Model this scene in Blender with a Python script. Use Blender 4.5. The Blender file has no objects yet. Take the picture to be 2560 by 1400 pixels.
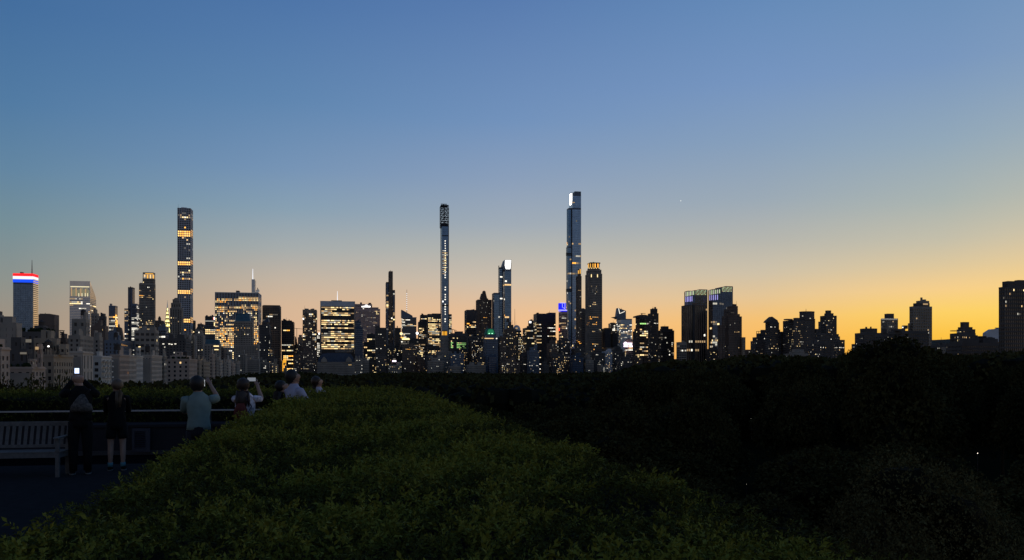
import bpy, bmesh, math, random
import numpy as np
from mathutils import Vector, Matrix, noise

random.seed(7); np.random.seed(7)
R = math.radians
scene = bpy.context.scene
COL = scene.collection

# ------------------------------------------------------------------ camera, sky, exposure
F = 2080.0; CX, CY = 1280.0, 925.0; EYE = 1.8           # focal length and horizon in photo pixels, eye height over the terrace
GROUND = -27.0
TH = R(11.0); CT, ST = math.cos(TH), math.sin(TH)       # the street grid is turned 11 degrees from the view
cam = bpy.data.objects.new('camera', bpy.data.cameras.new('camera'))
COL.objects.link(cam); scene.camera = cam
cam.location = (0, 0, EYE); cam.rotation_euler = (R(90), 0, 0)
cam.data.sensor_width = 36.0; cam.data.lens = 36.0 * F / 2560.0
cam.data.shift_y = (CY - 700.0) / 2560.0
cam.data.clip_start = 0.05; cam.data.clip_end = 60000
scene.view_settings.view_transform = 'Standard'; scene.view_settings.look = 'None'
scene.view_settings.exposure = 0.0; scene.view_settings.gamma = 1.0
scene.view_settings.use_curve_mapping = False

def lin(c):
    return tuple(((x/255.0)/12.92 if x/255.0 <= 0.04045 else ((x/255.0+0.055)/1.055)**2.4) for x in c)

world = bpy.data.worlds.new('World'); scene.world = world; world.use_nodes = True
wn = world.node_tree; wn.nodes.clear()
def N(t, ty, **kw):
    n = t.nodes.new(ty)
    for k, v in kw.items(): setattr(n, k, v)
    return n
def math_node(t, op, a, b=None):
    n = N(t, 'ShaderNodeMath', operation=op)
    for i, v in enumerate((a, b)):
        if v is None: continue
        if isinstance(v, (int, float)): n.inputs[i].default_value = v
        else: t.links.new(v, n.inputs[i])
    return n.outputs[0]
tc = N(wn, 'ShaderNodeTexCoord')
sep = N(wn, 'ShaderNodeSeparateXYZ'); wn.links.new(tc.outputs['Generated'], sep.inputs[0])
elev = math_node(wn, 'ARCSINE', sep.outputs[2]); pos = math_node(wn, 'DIVIDE', elev, math.pi/2)
hx = math_node(wn, 'POWER', math_node(wn, 'MAXIMUM', math_node(wn, 'SUBTRACT', 1.0, math_node(wn, 'MULTIPLY', sep.outputs[2], sep.outputs[2])), 1e-4), 0.5)
SUNAZ = R(50)                                            # where the sun went down, right of the view direction
dotp = math_node(wn, 'ADD', math_node(wn, 'MULTIPLY', sep.outputs[0], math.sin(SUNAZ)), math_node(wn, 'MULTIPLY', sep.outputs[1], math.cos(SUNAZ)))
cosd = math_node(wn, 'DIVIDE', dotp, hx)
def ramp(stops):
    r = N(wn, 'ShaderNodeValToRGB'); e = r.color_ramp; e.interpolation = 'LINEAR'
    st = [(math.atan(t)/(math.pi/2), lin(c)) for t, c in stops]
    st.sort()
    e.elements[0].position = st[0][0]; e.elements[0].color = (*st[0][1], 1)
    e.elements[1].position = st[-1][0]; e.elements[1].color = (*st[-1][1], 1)
    for p, c in st[1:-1]:
        q = e.elements.new(p); q.color = (*c, 1)
    wn.links.new(pos, r.inputs[0]); return r.outputs[0]
TOP = [(0.75, (62, 94, 140)), (1.6, (48, 74, 114)), (50, (42, 62, 98))]
RAMPS = [
 (-1.0, [(0.0, (122, 110, 104)), (0.08, (128, 116, 112)), (0.2, (116, 112, 117)), (0.4, (92, 102, 122)), (0.75, (68, 88, 118)), (1.6, (50, 72, 108)), (50, (42, 62, 98))]),
 (0.156, [(0.0, (166, 144, 122)), (0.06, (156, 146, 132)), (0.092, (142, 147, 141)), (0.15, (118, 143, 152)), (0.207, (99, 134, 162)), (0.277, (82, 123, 163)), (0.38, (68, 110, 158))] + TOP),
 (0.421, [(0.0, (230, 180, 138)), (0.0766, (213, 182, 152)), (0.104, (196, 180, 162)), (0.1415, (166, 172, 172)), (0.188, (136, 160, 178)), (0.234, (118, 148, 182)), (0.313, (96, 134, 176)), (0.43, (78, 117, 168))] + TOP),
 (0.643, [(0.0, (246, 184, 116)), (0.045, (244, 191, 140)), (0.07, (234, 192, 150)), (0.108, (206, 191, 172)), (0.147, (180, 181, 176)), (0.1755, (160, 171, 182)), (0.228, (139, 159, 186)), (0.30, (114, 146, 188)), (0.445, (89, 124, 175))] + TOP),
 (0.834, [(0.0, (252, 174, 70)), (0.03, (251, 186, 92)), (0.058, (246, 193, 114)), (0.085, (228, 197, 150)), (0.113, (206, 193, 169)), (0.15, (181, 181, 174)), (0.196, (156, 170, 182)), (0.265, (134, 159, 188)), (0.334, (118, 149, 192)), (0.43, (101, 138, 184))] + TOP),
 (0.923, [(0.0, (250, 170, 48)), (0.038, (253, 196, 70)), (0.062, (253, 209, 102)), (0.0875, (246, 207, 140)), (0.113, (220, 199, 158)), (0.139, (197, 191, 170)), (0.1815, (170, 180, 177)), (0.2455, (146, 168, 186)), (0.331, (121, 151, 190)), (0.42, (106, 142, 184))] + TOP),
 (1.0, [(0.0, (252, 178, 50)), (0.05, (255, 212, 84)), (0.09, (254, 214, 128)), (0.12, (236, 206, 152)), (0.16, (205, 196, 168)), (0.22, (172, 182, 180)), (0.3, (140, 165, 190)), (0.45, (108, 144, 188))] + TOP)]
cur = ramp(RAMPS[0][1])
for (a0, _), (a1, st) in zip(RAMPS[:-1], RAMPS[1:]):
    mr = N(wn, 'ShaderNodeMapRange'); wn.links.new(cosd, mr.inputs[0])
    mr.inputs[1].default_value = a0; mr.inputs[2].default_value = a1
    mx = N(wn, 'ShaderNodeMix', data_type='RGBA')
    wn.links.new(mr.outputs[0], mx.inputs[0]); wn.links.new(cur, mx.inputs[6]); wn.links.new(ramp(st), mx.inputs[7])
    cur = mx.outputs[2]
bg = N(wn, 'ShaderNodeBackground'); wn.links.new(cur, bg.inputs[0]); bg.inputs[1].default_value = 1.0
wo = N(wn, 'ShaderNodeOutputWorld'); wn.links.new(bg.outputs[0], wo.inputs[0])
# the sun itself has set: all daylight comes from the twilight sky

# ------------------------------------------------------------------ materials
MATS = {}
def mat(name, col, rough=0.8, metal=0.0, var=0.25, scale=0.3, emit=None, es=1.0, bump=0.0, spec=0.5, attr=None, col2=None, coords='Object', trans=0.0):
    if name in MATS: return MATS[name]
    m = bpy.data.materials.new(name); m.use_nodes = True; t = m.node_tree
    b = t.nodes['Principled BSDF']
    b.inputs['Roughness'].default_value = rough; b.inputs['Metallic'].default_value = metal
    b.inputs['Specular IOR Level'].default_value = spec
    if emit:
        b.inputs['Base Color'].default_value = (*col, 1)
        b.inputs['Emission Color'].default_value = (*emit, 1); b.inputs['Emission Strength'].default_value = es
        m.cycles.emission_sampling = 'NONE'
    else:
        co = N(t, 'ShaderNodeTexCoord'); no = N(t, 'ShaderNodeTexNoise')
        no.inputs['Scale'].default_value = scale; no.inputs['Detail'].default_value = 5
        t.links.new(co.outputs[coords], no.inputs['Vector'])
        mx = N(t, 'ShaderNodeMix', data_type='RGBA')
        c2 = col2 or tuple(c*(1-var) for c in col)
        c1 = col if col2 else tuple(min(1, c*(1+var)) for c in col)
        mx.inputs[6].default_value = (*c2, 1); mx.inputs[7].default_value = (*c1, 1)
        mr = N(t, 'ShaderNodeMapRange'); mr.inputs[1].default_value = 0.3; mr.inputs[2].default_value = 0.7
        if attr:
            at = N(t, 'ShaderNodeAttribute'); at.attribute_name = attr
            t.links.new(at.outputs['Fac'], mx.inputs[0])
        else:
            t.links.new(no.outputs[0], mr.inputs[0]); t.links.new(mr.outputs[0], mx.inputs[0])
        t.links.new(mx.outputs[2], b.inputs['Base Color'])
        if bump:
            bp = N(t, 'ShaderNodeBump'); bp.inputs['Strength'].default_value = bump
            t.links.new(no.outputs[0], bp.inputs['Height']); t.links.new(bp.outputs[0], b.inputs['Normal'])
    MATS[name] = m; return m

WALL = {
 'grey': mat('limestone grey', (0.32, 0.27, 0.215), scale=0.05),
 'light': mat('pale limestone', (0.52, 0.43, 0.34), scale=0.06, var=0.15),
 'white': mat('white brick', (0.58, 0.53, 0.46), scale=0.06, var=0.12),
 'pink': mat('rosy brick', (0.47, 0.35, 0.265), scale=0.06, var=0.15),
 'tan': mat('tan brick', (0.38, 0.29, 0.20), scale=0.06, var=0.15),
 'brown': mat('brown brick', (0.17, 0.12, 0.09), scale=0.05),
 'dark': mat('dark stone', (0.105, 0.092, 0.083), scale=0.05),
 'black': mat('black cladding', (0.03, 0.03, 0.034), rough=0.5, scale=0.05),
 'concrete': mat('white concrete', (0.62, 0.62, 0.62), scale=0.05, var=0.1),
 'silver': mat('silver cladding', (0.75, 0.76, 0.78), rough=0.22, metal=1.0, scale=0.05, var=0.08),
 'bluegrey': mat('blue grey cladding', (0.15, 0.18, 0.22), rough=0.5, scale=0.05, var=0.1),
 'rose': mat('rose granite', (0.62, 0.41, 0.34), rough=0.5, scale=0.05, var=0.1),
 'green': mat('verdigris copper', (0.06, 0.3, 0.2), scale=0.1),
 'slate': mat('blue slate', (0.05, 0.075, 0.12), scale=0.3, rough=0.6),
 'teal': mat('teal copper roof', (0.05, 0.14, 0.19), scale=0.2, rough=0.6),
}
GLASS = {
 'dk': mat('dark window glass', (0.02, 0.022, 0.026), rough=0.25, spec=0.5, var=0.3, scale=0.2),
 'blue': mat('blue coated glass', (0.17, 0.26, 0.40), rough=0.22, metal=0.9, var=0.18, scale=0.12),
 'steel': mat('steel coated glass', (0.34, 0.43, 0.58), rough=0.25, metal=0.9, var=0.15, scale=0.12),
 'navy': mat('navy coated glass', (0.08, 0.11, 0.18), rough=0.2, metal=0.8, var=0.25, scale=0.12),
 'smoke': mat('smoke coated glass', (0.09, 0.085, 0.085), rough=0.2, metal=0.8, var=0.3, scale=0.12),
}
def em(name, c, s): return mat(name, (0.02, 0.02, 0.02), emit=c, es=s)
LIT = [em('warm lit window', (1.0, 0.64, 0.28), 1.15), em('yellow lit window', (1.0, 0.76, 0.36), 1.7), em('dim lit window', (1.0, 0.66, 0.33), 0.45),
       em('white lit window', (1.0, 0.93, 0.78), 1.6), em('orange lit window', (1.0, 0.42, 0.06), 2.2), em('green lit window', (0.5, 1.0, 0.3), 1.2),
       em('faint lit window', (0.9, 0.8, 0.65), 0.16), em('soft white window', (0.9, 0.85, 0.7), 0.7), em('amber lit window', (1.0, 0.55, 0.14), 2.1)]
MIX = {  # which lit materials a building's windows draw from
 'warm': [0, 0, 0, 1, 2, 2, 4, 6], 'yellow': [1, 1, 0, 2, 0, 7, 6], 'mixed': [0, 1, 3, 2, 2, 6, 6, 7], 'cool': [3, 7, 7, 6, 6, 2], 'dim': [2, 6, 6, 6, 7],
 'gold': [4, 4, 0, 1, 8], 'orange': [4, 4, 0], 'green': [5, 5, 5, 1], 'white': [3, 3, 7], 'ywhite': [3, 1, 7, 2, 2], 'band': [8, 8, 4], 'gmw': [0, 0, 1, 0, 4, 2], 'dimmer': [3, 0, 2, 2, 2, 6, 6, 6, 7], 'office': [0, 1, 1, 0, 2, 2, 6, 7]}
GLOW = {
 'red': em('red crown light', (1.0, 0.015, 0.02), 1.3), 'wht': em('white crown light', (0.9, 0.92, 1.0), 1.1), 'blu': em('blue crown light', (0.01, 0.08, 1.0), 1.1),
 'cream': em('cream flood light', (1.0, 0.88, 0.55), 0.9), 'creamlow': em('low cream flood glow', (0.8, 0.75, 0.45), 0.28), 'bright': em('bright white light', (1.0, 0.98, 0.95), 2.5), 'gold': em('gold crown light', (1.0, 0.5, 0.08), 1.1),
 'royal': em('royal blue light', (0.01, 0.015, 0.8), 1.2), 'ice': em('ice blue line light', (0.45, 0.45, 1.0), 1.6), 'pinkish': em('pink white sign light', (1.0, 0.8, 1.0), 2.4),
 'greenglow': em('green roof flood glow', (0.05, 0.5, 0.22), 0.35), 'greenspot': em('green flood lamp', (0.4, 1.0, 0.6), 2.0), 'fin': em('pale green fin light', (0.62, 0.75, 0.42), 1.0), 'violet': em('violet line light', (0.5, 0.45, 1.0), 1.7),
 'chrys': em('gold white crown light', (1.0, 0.85, 0.3), 3.0), 'redlamp': em('red lamp', (1.0, 0.1, 0.05), 2.0), 'amber': em('amber flood glow', (1.0, 0.45, 0.03), 1.0),
}

# ------------------------------------------------------------------ mesh helpers
class MB:
    def __init__(s): s.v = []; s.f = []; s.m = []; s.mats = []; s.cuts = []
    def mi(s, m):
        if m not in s.mats: s.mats.append(m)
        return s.mats.index(m)
    def add(s, vs, fs, m):
        s.cuts.append((len(s.v), len(s.f))); b = len(s.v); s.v += [tuple(p) for p in vs]; i = s.mi(m)
        for f in fs: s.f.append([b+k for k in f]); s.m.append(i)
    def box(s, x0, x1, y0, y1, z0, z1, m, tx=0.0, ty=0.0):
        vs = [(x0, y0, z0), (x1, y0, z0), (x1, y1, z0), (x0, y1, z0), (x0+tx, y0+ty, z1), (x1-tx, y0+ty, z1), (x1-tx, y1-ty, z1), (x0+tx, y1-ty, z1)]
        s.add(vs, [(3, 2, 1, 0), (4, 5, 6, 7), (0, 1, 5, 4), (1, 2, 6, 5), (2, 3, 7, 6), (3, 0, 4, 7)], m)
    def prism(s, pts, y0, y1, m):                 # outline (x, z) extruded along y; counter-clockwise seen from the front
        n = len(pts)
        vs = [(x, y0, z) for x, z in pts] + [(x, y1, z) for x, z in pts]
        fs = [list(range(n)), list(range(2*n-1, n-1, -1))] + [(i, i+n, (i+1) % n+n, (i+1) % n) for i in range(n)]
        s.add(vs, fs, m)
    def tube(s, pts, rad, m, n=8, flat=1.0):
        pts = [Vector(p) for p in pts]; rings = []
        if not hasattr(rad, '__len__'): rad = [rad]*len(pts)
        for i, p in enumerate(pts):
            t = (pts[min(i+1, len(pts)-1)] - pts[max(i-1, 0)]).normalized()
            a = t.cross(Vector((0, 0, 1)) if abs(t.z) < 0.95 else Vector((0, 1, 0))).normalized(); b = t.cross(a)
            rings.append([p + (a*math.cos(2*math.pi*k/n) + b*math.sin(2*math.pi*k/n)*flat)*rad[i] for k in range(n)])
        vs = [q for r in rings for q in r]; fs = []
        for i in range(len(pts)-1):
            for k in range(n): fs.append((i*n+k, i*n+(k+1) % n, (i+1)*n+(k+1) % n, (i+1)*n+k))
        fs += [list(range(n-1, -1, -1)), list(range((len(pts)-1)*n, len(pts)*n))]
        s.add(vs, fs, m)
    def loft(s, rings, m, n=14):                  # rings: (cx, cy, z, rx, ry)
        vs = []; fs = []
        for cx, cy, z, rx, ry in rings:
            vs += [(cx+rx*math.cos(2*math.pi*k/n), cy+ry*math.sin(2*math.pi*k/n), z) for k in range(n)]
        for i in range(len(rings)-1):
            for k in range(n): fs.append((i*n+k, i*n+(k+1) % n, (i+1)*n+(k+1) % n, (i+1)*n+k))
        fs += [list(range(n-1, -1, -1)), list(range((len(rings)-1)*n, len(rings)*n))]
        s.add(vs, fs, m)
    def ell(s, c, r, m, nu=12, nv=8, bump=0.0, seed=0):
        vs = [(c[0], c[1], c[2]-r[2])]; fs = []
        for j in range(1, nv):
            ph = -math.pi/2+math.pi*j/nv
            for i in range(nu):
                a = 2*math.pi*i/nu; d = Vector((math.cos(ph)*math.cos(a), math.cos(ph)*math.sin(a), math.sin(ph)))
                k = 1+bump*noise.noise(d*3+Vector((seed, 0, 0)))
                vs.append((c[0]+r[0]*d.x*k, c[1]+r[1]*d.y*k, c[2]+r[2]*d.z*k))
        vs.append((c[0], c[1], c[2]+r[2])); last = len(vs)-1
        for i in range(nu): fs.append((0, 1+(i+1) % nu, 1+i))
        for j in range(nv-2):
            for i in range(nu):
                a = 1+j*nu+i; b = 1+j*nu+(i+1) % nu; fs.append((a, b, b+nu, a+nu))
        for i in range(nu): fs.append((1+(nv-2)*nu+i, 1+(nv-2)*nu+(i+1) % nu, last))
        s.add(vs, fs, m)
    def build_each(s, name, parent):               # every closed piece added becomes an object of its own
        cuts = s.cuts+[(len(s.v), len(s.f))]
        for (v0, f0), (v1, f1) in zip(cuts[:-1], cuts[1:]):
            q = MB(); q.v = s.v[v0:v1]; q.f = [[i-v0 for i in f] for f in s.f[f0:f1]]; q.m = [0]*(f1-f0); q.mats = [s.mats[s.m[f0]]]; q.build(name, parent)
    def build(s, name, parent=None, smooth=False, kind=None):
        if not s.v: return None
        me = bpy.data.meshes.new(name); me.from_pydata(s.v, [], s.f)
        for m in s.mats: me.materials.append(m)
        me.polygons.foreach_set('material_index', s.m)
        if smooth: me.polygons.foreach_set('use_smooth', [True]*len(me.polygons))
        me.update(); o = bpy.data.objects.new(name, me); COL.objects.link(o)
        if parent: o.parent = parent
        if kind: o['kind'] = kind
        return o

def tag(o, label=None, cat=None, group=None, kind=None):
    if label: o['label'] = label
    if cat: o['category'] = cat
    if group: o['group'] = group
    if kind: o['kind'] = kind
    return o
def empty(name, loc, label, cat, rz=0.0, group=None):
    o = bpy.data.objects.new(name, None); COL.objects.link(o); o.empty_display_size = 0.2
    o.location = loc; o.rotation_euler = (0, 0, rz); return tag(o, label, cat, group)
def grid(a, b, z=0.0):                             # street-grid coordinates: a to the right, b ahead
    return Vector((a*CT - b*ST, a*ST + b*CT, z))
def at(px, py, Y):                                 # where a photo pixel lies at depth Y
    return Vector(((px-CX)/F*Y, Y, EYE+(CY-py)/F*Y))
def mesh_np(name, V, Fc, material, tone=None, parent=None, kind=None, smooth=False):
    me = bpy.data.meshes.new(name); n = len(V); k = Fc.shape[1]; nf = len(Fc)
    me.vertices.add(n); me.vertices.foreach_set('co', V.astype(np.float32).ravel())
    me.loops.add(nf*k); me.loops.foreach_set('vertex_index', Fc.astype(np.int32).ravel())
    me.polygons.add(nf); me.polygons.foreach_set('loop_start', np.arange(0, nf*k, k, dtype=np.int32))
    if tone is not None:
        at_ = me.attributes.new('tone', 'FLOAT', 'POINT'); at_.data.foreach_set('value', tone.astype(np.float32))
    me.materials.append(material); me.update(calc_edges=True)
    if smooth: me.polygons.foreach_set('use_smooth', [True]*nf)
    o = bpy.data.objects.new(name, me); COL.objects.link(o)
    if parent: o.parent = parent
    if kind: o['kind'] = kind
    return o

# ------------------------------------------------------------------ ground, hills
g = MB(); g.add([(-30000, -30000, GROUND), (30000, -30000, GROUND), (30000, 30000, GROUND), (-30000, 30000, GROUND)], [(0, 1, 2, 3)], mat('park ground', (0.008, 0.009, 0.005), rough=1, spec=0.0, scale=0.02))
tag(g.build('ground'), kind='structure')
prof = [(-900, 905), (300, 903), (1000, 902), (1600, 900), (1700, 897), (1900, 893), (2115, 887), (2180, 876), (2260, 858), (2330, 850), (2376, 848), (2460, 852), (2600, 850), (2900, 856), (3400, 870)]
g = MB(); pts = []
for i in range(len(prof)-1):
    for k in range(8):
        t = k/8; px = prof[i][0]*(1-t)+prof[i+1][0]*t; py = prof[i][1]*(1-t)+prof[i+1][1]*t
        pts.append((px, py+1.6*noise.noise(Vector((px*0.05, 3, 0)))))
hm = mat('far wooded ridge', (0.03, 0.032, 0.028), rough=1, spec=0.1, scale=0.004)
V = []; Fs = []
for px, py in pts:
    p = at(px, py, 5200); q = at(px, py, 4200)
    V += [(q.x, 4200, GROUND-1), (p.x*0.93, 4800, GROUND+(p.z-GROUND)*0.7), (p.x, 5200, p.z), (p.x*1.2, 6400, GROUND-1)]
for i in range(len(pts)-1):
    for k in range(3): Fs.append((4*i+k, 4*i+4+k, 4*i+5+k, 4*i+k+1))
g.add(V, Fs, hm); tag(g.build('hills', smooth=True), kind='structure')

# ------------------------------------------------------------------ buildings
def ST_(wall='grey', glass='dk', fl=3.8, bay=3.2, pier=0.35, span=0.35, lit=0.12, mix='mixed', run=0.3, crown=2.5, proud=0.35, sides=True):
    return dict(wall=wall, glass=glass, fl=fl, bay=bay, pier=pier, span=span, lit=lit, mix=mix, run=run, crown=crown, proud=proud)
OFF = ST_('dark', 'dk', 4.0, 3.4, 0.16, 0.38, 0.5, 'office', 0.75, 6)
RES = ST_('dark', 'dk', 3.3, 2.7, 0.45, 0.48, 0.14, 'mixed', 0.2, 3)
CPS = ST_('brown', 'dk', 3.1, 2.1, 0.5, 0.55, 0.11, 'mixed', 0.12, 3)
GLS = ST_('bluegrey', 'blue', 4.0, 4.5, 0.06, 0.1, 0.05, 'cool', 0.5, 4, 0.15)
APT = ST_('pink', 'dk', 3.4, 3.1, 0.55, 0.45, 0.006, 'warm', 0.1, 3.5, 0.3)
def V_(base, **k):
    d = dict(base); d.update(k); return d

class Bld:
    def __init__(s, label, xa, xc, xb, Y, name='office_tower', cat='skyscraper', d=None, group=None, top=None, style=None, lit=(), line5=False):
        ka, kb = (xa-CX)/F, (xb-CX)/F
        if line5:                                  # west front stands on the avenue's building line
            kc = (xc-CX)/F; Y = 150.0/-(CT*kc+ST)
        if xc is None:                             # xa..xb is the whole outline, side wall included
            xm = (xa+xb)/2; per = abs(ST+(xm-CX)/F*CT)/Y*F; s.d = min(d or 40, 0.34*(xb-xa)/max(per, 1e-3)); dd = s.d
            if xm >= 876: P0 = Vector((ka*(Y+dd*CT)+dd*ST, Y)); s.w = (kb*Y-P0.x)/(CT-kb*ST)
            else:
                Pc = Vector((kb*(Y+dd*CT)+dd*ST, Y)); s.w = (Pc.x-ka*Y)/(CT-ka*ST); P0 = Pc-Vector((CT, ST))*s.w
            d = None
        elif xc < 876:
            kc = (xc-CX)/F; Pc = Vector((kc*Y, Y)); s.w = (Pc.x-ka*Y)/(CT-ka*ST)
            s.d = max(6, min(120, (Pc.x-kb*Y)/(ST+kb*CT))); P0 = Pc-Vector((CT, ST))*s.w
        else:
            kc = (xc-CX)/F; P0 = Vector((kc*Y, Y)); s.w = (kb*Y-P0.x)/(CT-kb*ST)
            s.d = max(6, min(120, (P0.x-ka*Y)/(ST+ka*CT)))
        s.P0 = P0; s.lit = list(lit); s.st = style or RES
        s.o = empty(name, (P0.x, P0.y, GROUND), label, cat, TH, group)
        s.core, s.wall, s.litm, s.roof = MB(), MB(), MB(), MB()
        s.extra = []; s.rng = random.Random(hash((xa*7.3, xb*3.1, Y)) & 0xffffff)
        if top is not None: s.block(0, s.w, 0, s.d, 0, s.z(top, s.w/2, 0), s.st)
    def u(s, px, v=0.0):
        k = (px-CX)/F; bx = s.P0.x-v*ST; by = s.P0.y+v*CT
        return (k*by-bx)/(CT-k*ST)
    def z(s, py, u=0.0, v=0.0):                    # local height (above the ground) of a photo row at (u, v)
        return EYE-GROUND+(CY-py)/F*(s.P0.y+u*ST+v*CT)
    def pix(s, u, v, z):
        x = s.P0.x+u*CT-v*ST; y = s.P0.y+u*ST+v*CT
        return CX+F*x/y, CY-F*(z+GROUND-EYE)/y
    def block(s, u0, u1, v0, v1, z0, z1, st=None, lit=None):
        st = st or s.st; W = WALL[st['wall']]; p = st['proud']; h = z1-z0
        if z1 > getattr(s, 'tz', (-1,))[0]: s.tz = (z1, u0, u1, v0, v1)
        s.core.box(u0, u1, v0, v1, z0, z1-0.02, GLASS[st['glass']])
        cr = min(st['crown'], h*0.5); fl = st['fl']; zt = z1-cr; n = max(1, int((zt-z0)/fl)); fl = (zt-z0)/n
        s.wall.box(u0-p*1.1, u1+p*1.1, v0-p*1.1, v1+p*1.1, zt, z1, W)
        sp = st['span']*fl
        if sp > 0.01:
            for i in range(n):
                if z0+i*fl > 8 or z0 > 5: s.wall.box(u0-p*0.9, u1+p*0.9, v0-p*0.9, v1+p*0.9, z0+i*fl, z0+i*fl+sp, W)
        nb = max(1, round((u1-u0)/st['bay'])); bw = (u1-u0)/nb; pw = bw*st['pier']/2
        ns = max(1, round((v1-v0)/st['bay'])); bs = (v1-v0)/ns; ps = bs*st['pier']/2
        if pw > 0.02:
            for i in range(nb+1):
                a, b = max(u0-p, u0+i*bw-pw), min(u1+p, u0+i*bw+pw); s.wall.box(a, b, v0-p, v0+0.05, z0, zt, W)
            for i in range(ns+1):
                a, b = max(v0-p, v0+i*bs-ps), min(v1+p, v0+i*bs+ps)
                s.wall.box(u0-p, u0+0.05, a, b, z0, zt, W); s.wall.box(u1-0.05, u1+p, a, b, z0, zt, W)
        # lit windows, a pane in its own opening
        lits = s.lit if lit is None else lit; rg = s.rng; kx = math.copysign(1, (s.P0.x+ST*s.P0.y)) 
        faces = [(0, nb)]
        cx = (s.P0.x*CT+s.P0.y*ST)                    # which side wall faces the viewer
        faces.append((1, ns) if cx+u1 < 0 else (2, ns))
        for face, cnt in faces:
            for j in range(n):
                m = None; on = False; zz = z0+j*fl+sp; zh = zz+(fl-sp)*0.96
                rowp = rg.uniform(0.35, 1.7) if st['run'] > 0.5 else 1.0
                if st['run'] > 0.5 and rg.random() < 0.14: rowp = 0.08
                for i in range(cnt):
                    if face == 0: uc = u0+(i+0.5)*bw; vc = v0; hw = bw/2-pw
                    else: uc = u1 if face == 1 else u0; vc = v0+(i+0.5)*bs; hw = bs/2-ps
                    px, py = s.pix(uc, vc, zz)
                    if py > 945: continue
                    pr = st['lit']; mx = st['mix']
                    for (a, b, c, d, q, mm) in lits:
                        if a <= px <= b and c <= py <= d: pr = q; mx = mm or mx; break
                    pr = min(1.0, pr*(rowp if pr < 0.95 else 1))
                    if rg.random() > st['run'] or not i: on = rg.random() < pr
                    elif pr <= 0: on = False
                    elif pr >= 0.95: on = rg.random() < pr
                    if not on: continue
                    if m is None or i % 3 == 0 or rg.random() > st['run']: m = LIT[rg.choice(MIX[mx])]
                    e = 0.05; hw2 = hw*(0.94 if st['run'] > 0.35 else 0.8); zh = zh if st['run'] > 0.35 else zz+(zh-zz)*0.88
                    if face == 0: s.litm.add([(uc-hw2, vc-e, zz), (uc+hw2, vc-e, zz), (uc+hw2, vc-e, zh), (uc-hw2, vc-e, zh)], [(0, 1, 2, 3)], m)
                    elif face == 1: s.litm.add([(uc+e, vc-hw2, zz), (uc+e, vc+hw2, zz), (uc+e, vc+hw2, zh), (uc+e, vc-hw2, zh)], [(0, 1, 2, 3)], m)
                    else: s.litm.add([(uc-e, vc+hw2, zz), (uc-e, vc-hw2, zz), (uc-e, vc-hw2, zh), (uc-e, vc+hw2, zh)], [(0, 1, 2, 3)], m)
    def span(s, xa, xb, v0, v1, fr=False):         # depth and u-range of a piece whose outline covers xa..xb
        xm = (xa+xb)/2; per = abs(ST+(xm-CX)/F*CT)/s.P0.y*F
        if fr or v1-v0 < 4: return s.u(xa, v0), s.u(xb, v0), v1
        v1 = v0+min(v1-v0, max(0.34*(xb-xa)/max(per, 1e-3), 2.0))
        if xm >= 876: return s.u(xa, v1), s.u(xb, v0), v1
        return s.u(xa, v0), s.u(xb, v1), v1
    def tier(s, xa, xb, ytop, ybot=None, v0=0.0, v1=None, st=None, lit=None, fr=False):   # a block given by its photo columns and rows
        v1 = s.d if v1 is None else v1
        if ybot is not None: v0 = min(v0, s.d*0.25); v1 = min(v1, s.d)
        v1 = max(v1, v0+3)
        u0, u1, v1 = s.span(xa, xb, v0, v1, fr); um = (u0+u1)/2
        z1 = s.z(ytop, um, v0); z0 = 0 if ybot is None else s.z(ybot, um, v0)
        s.block(u0, u1, v0, v1, z0, z1, st, lit); return s
    def slab(s, xa, xb, ytop, ybot, v0, v1, m, mb=None, tx=0.0, ty=0.0):
        if v1-v0 > 4 and v0 > 0: v0 = min(v0, s.d*0.3); v1 = max(v0+3, min(v1, s.d))
        u0, u1, v1 = s.span(xa, xb, v0, v1); um = (u0+u1)/2
        (mb or s.roof).box(u0, u1, v0, v1, s.z(ybot, um, v0), s.z(ytop, um, v0), m, tx, ty); return s
    def poly(s, pts, v0, v1, m, mb=None):
        q = []; w = max(p[0] for p in pts)-min(p[0] for p in pts); xm = pts[0][0]
        if v1-v0 > 4: v0 = min(v0, s.d*0.3); v1 = max(v0+2, min(v1, s.d, v0+0.22*w/(abs(ST+(xm-CX)/F*CT)/s.P0.y*F+1e-3)))
        for px, py in pts:
            u = s.u(px, v0); q.append((u, s.z(py, u, v0)))
        (mb or s.roof).prism(q, v0, v1, m); return s
    def glow(s, name, xa, xb, ytop, ybot, m, v=-0.6, t=0.3, pts=None):
        g = MB()
        if pts: s.poly(pts, v, v+t, m, g)
        else: s.slab(xa, xb, ytop, ybot, v, v+t, m, g)
        s.extra.append((name, g)); return s
    def mast(s, px, ytop, ybot, v, r, m, name='antenna', r1=None):
        g = MB(); u = s.u(px, v); g.tube([(u, v, s.z(ybot, u, v)), (u, v, s.z(ytop, u, v))], [r, r1 if r1 is not None else r*0.5], m, 6)
        s.extra.append((name, g)); return s
    def clutter(s, n=2, tank=False, u0=None, u1=None, z=None):
        z = z if z is not None else max(v[2] for v in s.wall.v) ; u0 = 0 if u0 is None else u0; u1 = s.w if u1 is None else u1
        W = WALL[s.st['wall']]
        for _ in range(n):
            w = s.rng.uniform(0.12, 0.35)*(u1-u0); c = s.rng.uniform(u0+w/2+0.5, max(u0+w/2+0.6, u1-w/2-0.5)); h = s.rng.uniform(2.5, 5.5); vv = s.rng.uniform(1, max(1.5, s.d*0.4))
            s.roof.box(c-w/2, c+w/2, vv, vv+s.rng.uniform(4, 9), z-0.1, z+h, W)
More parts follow.
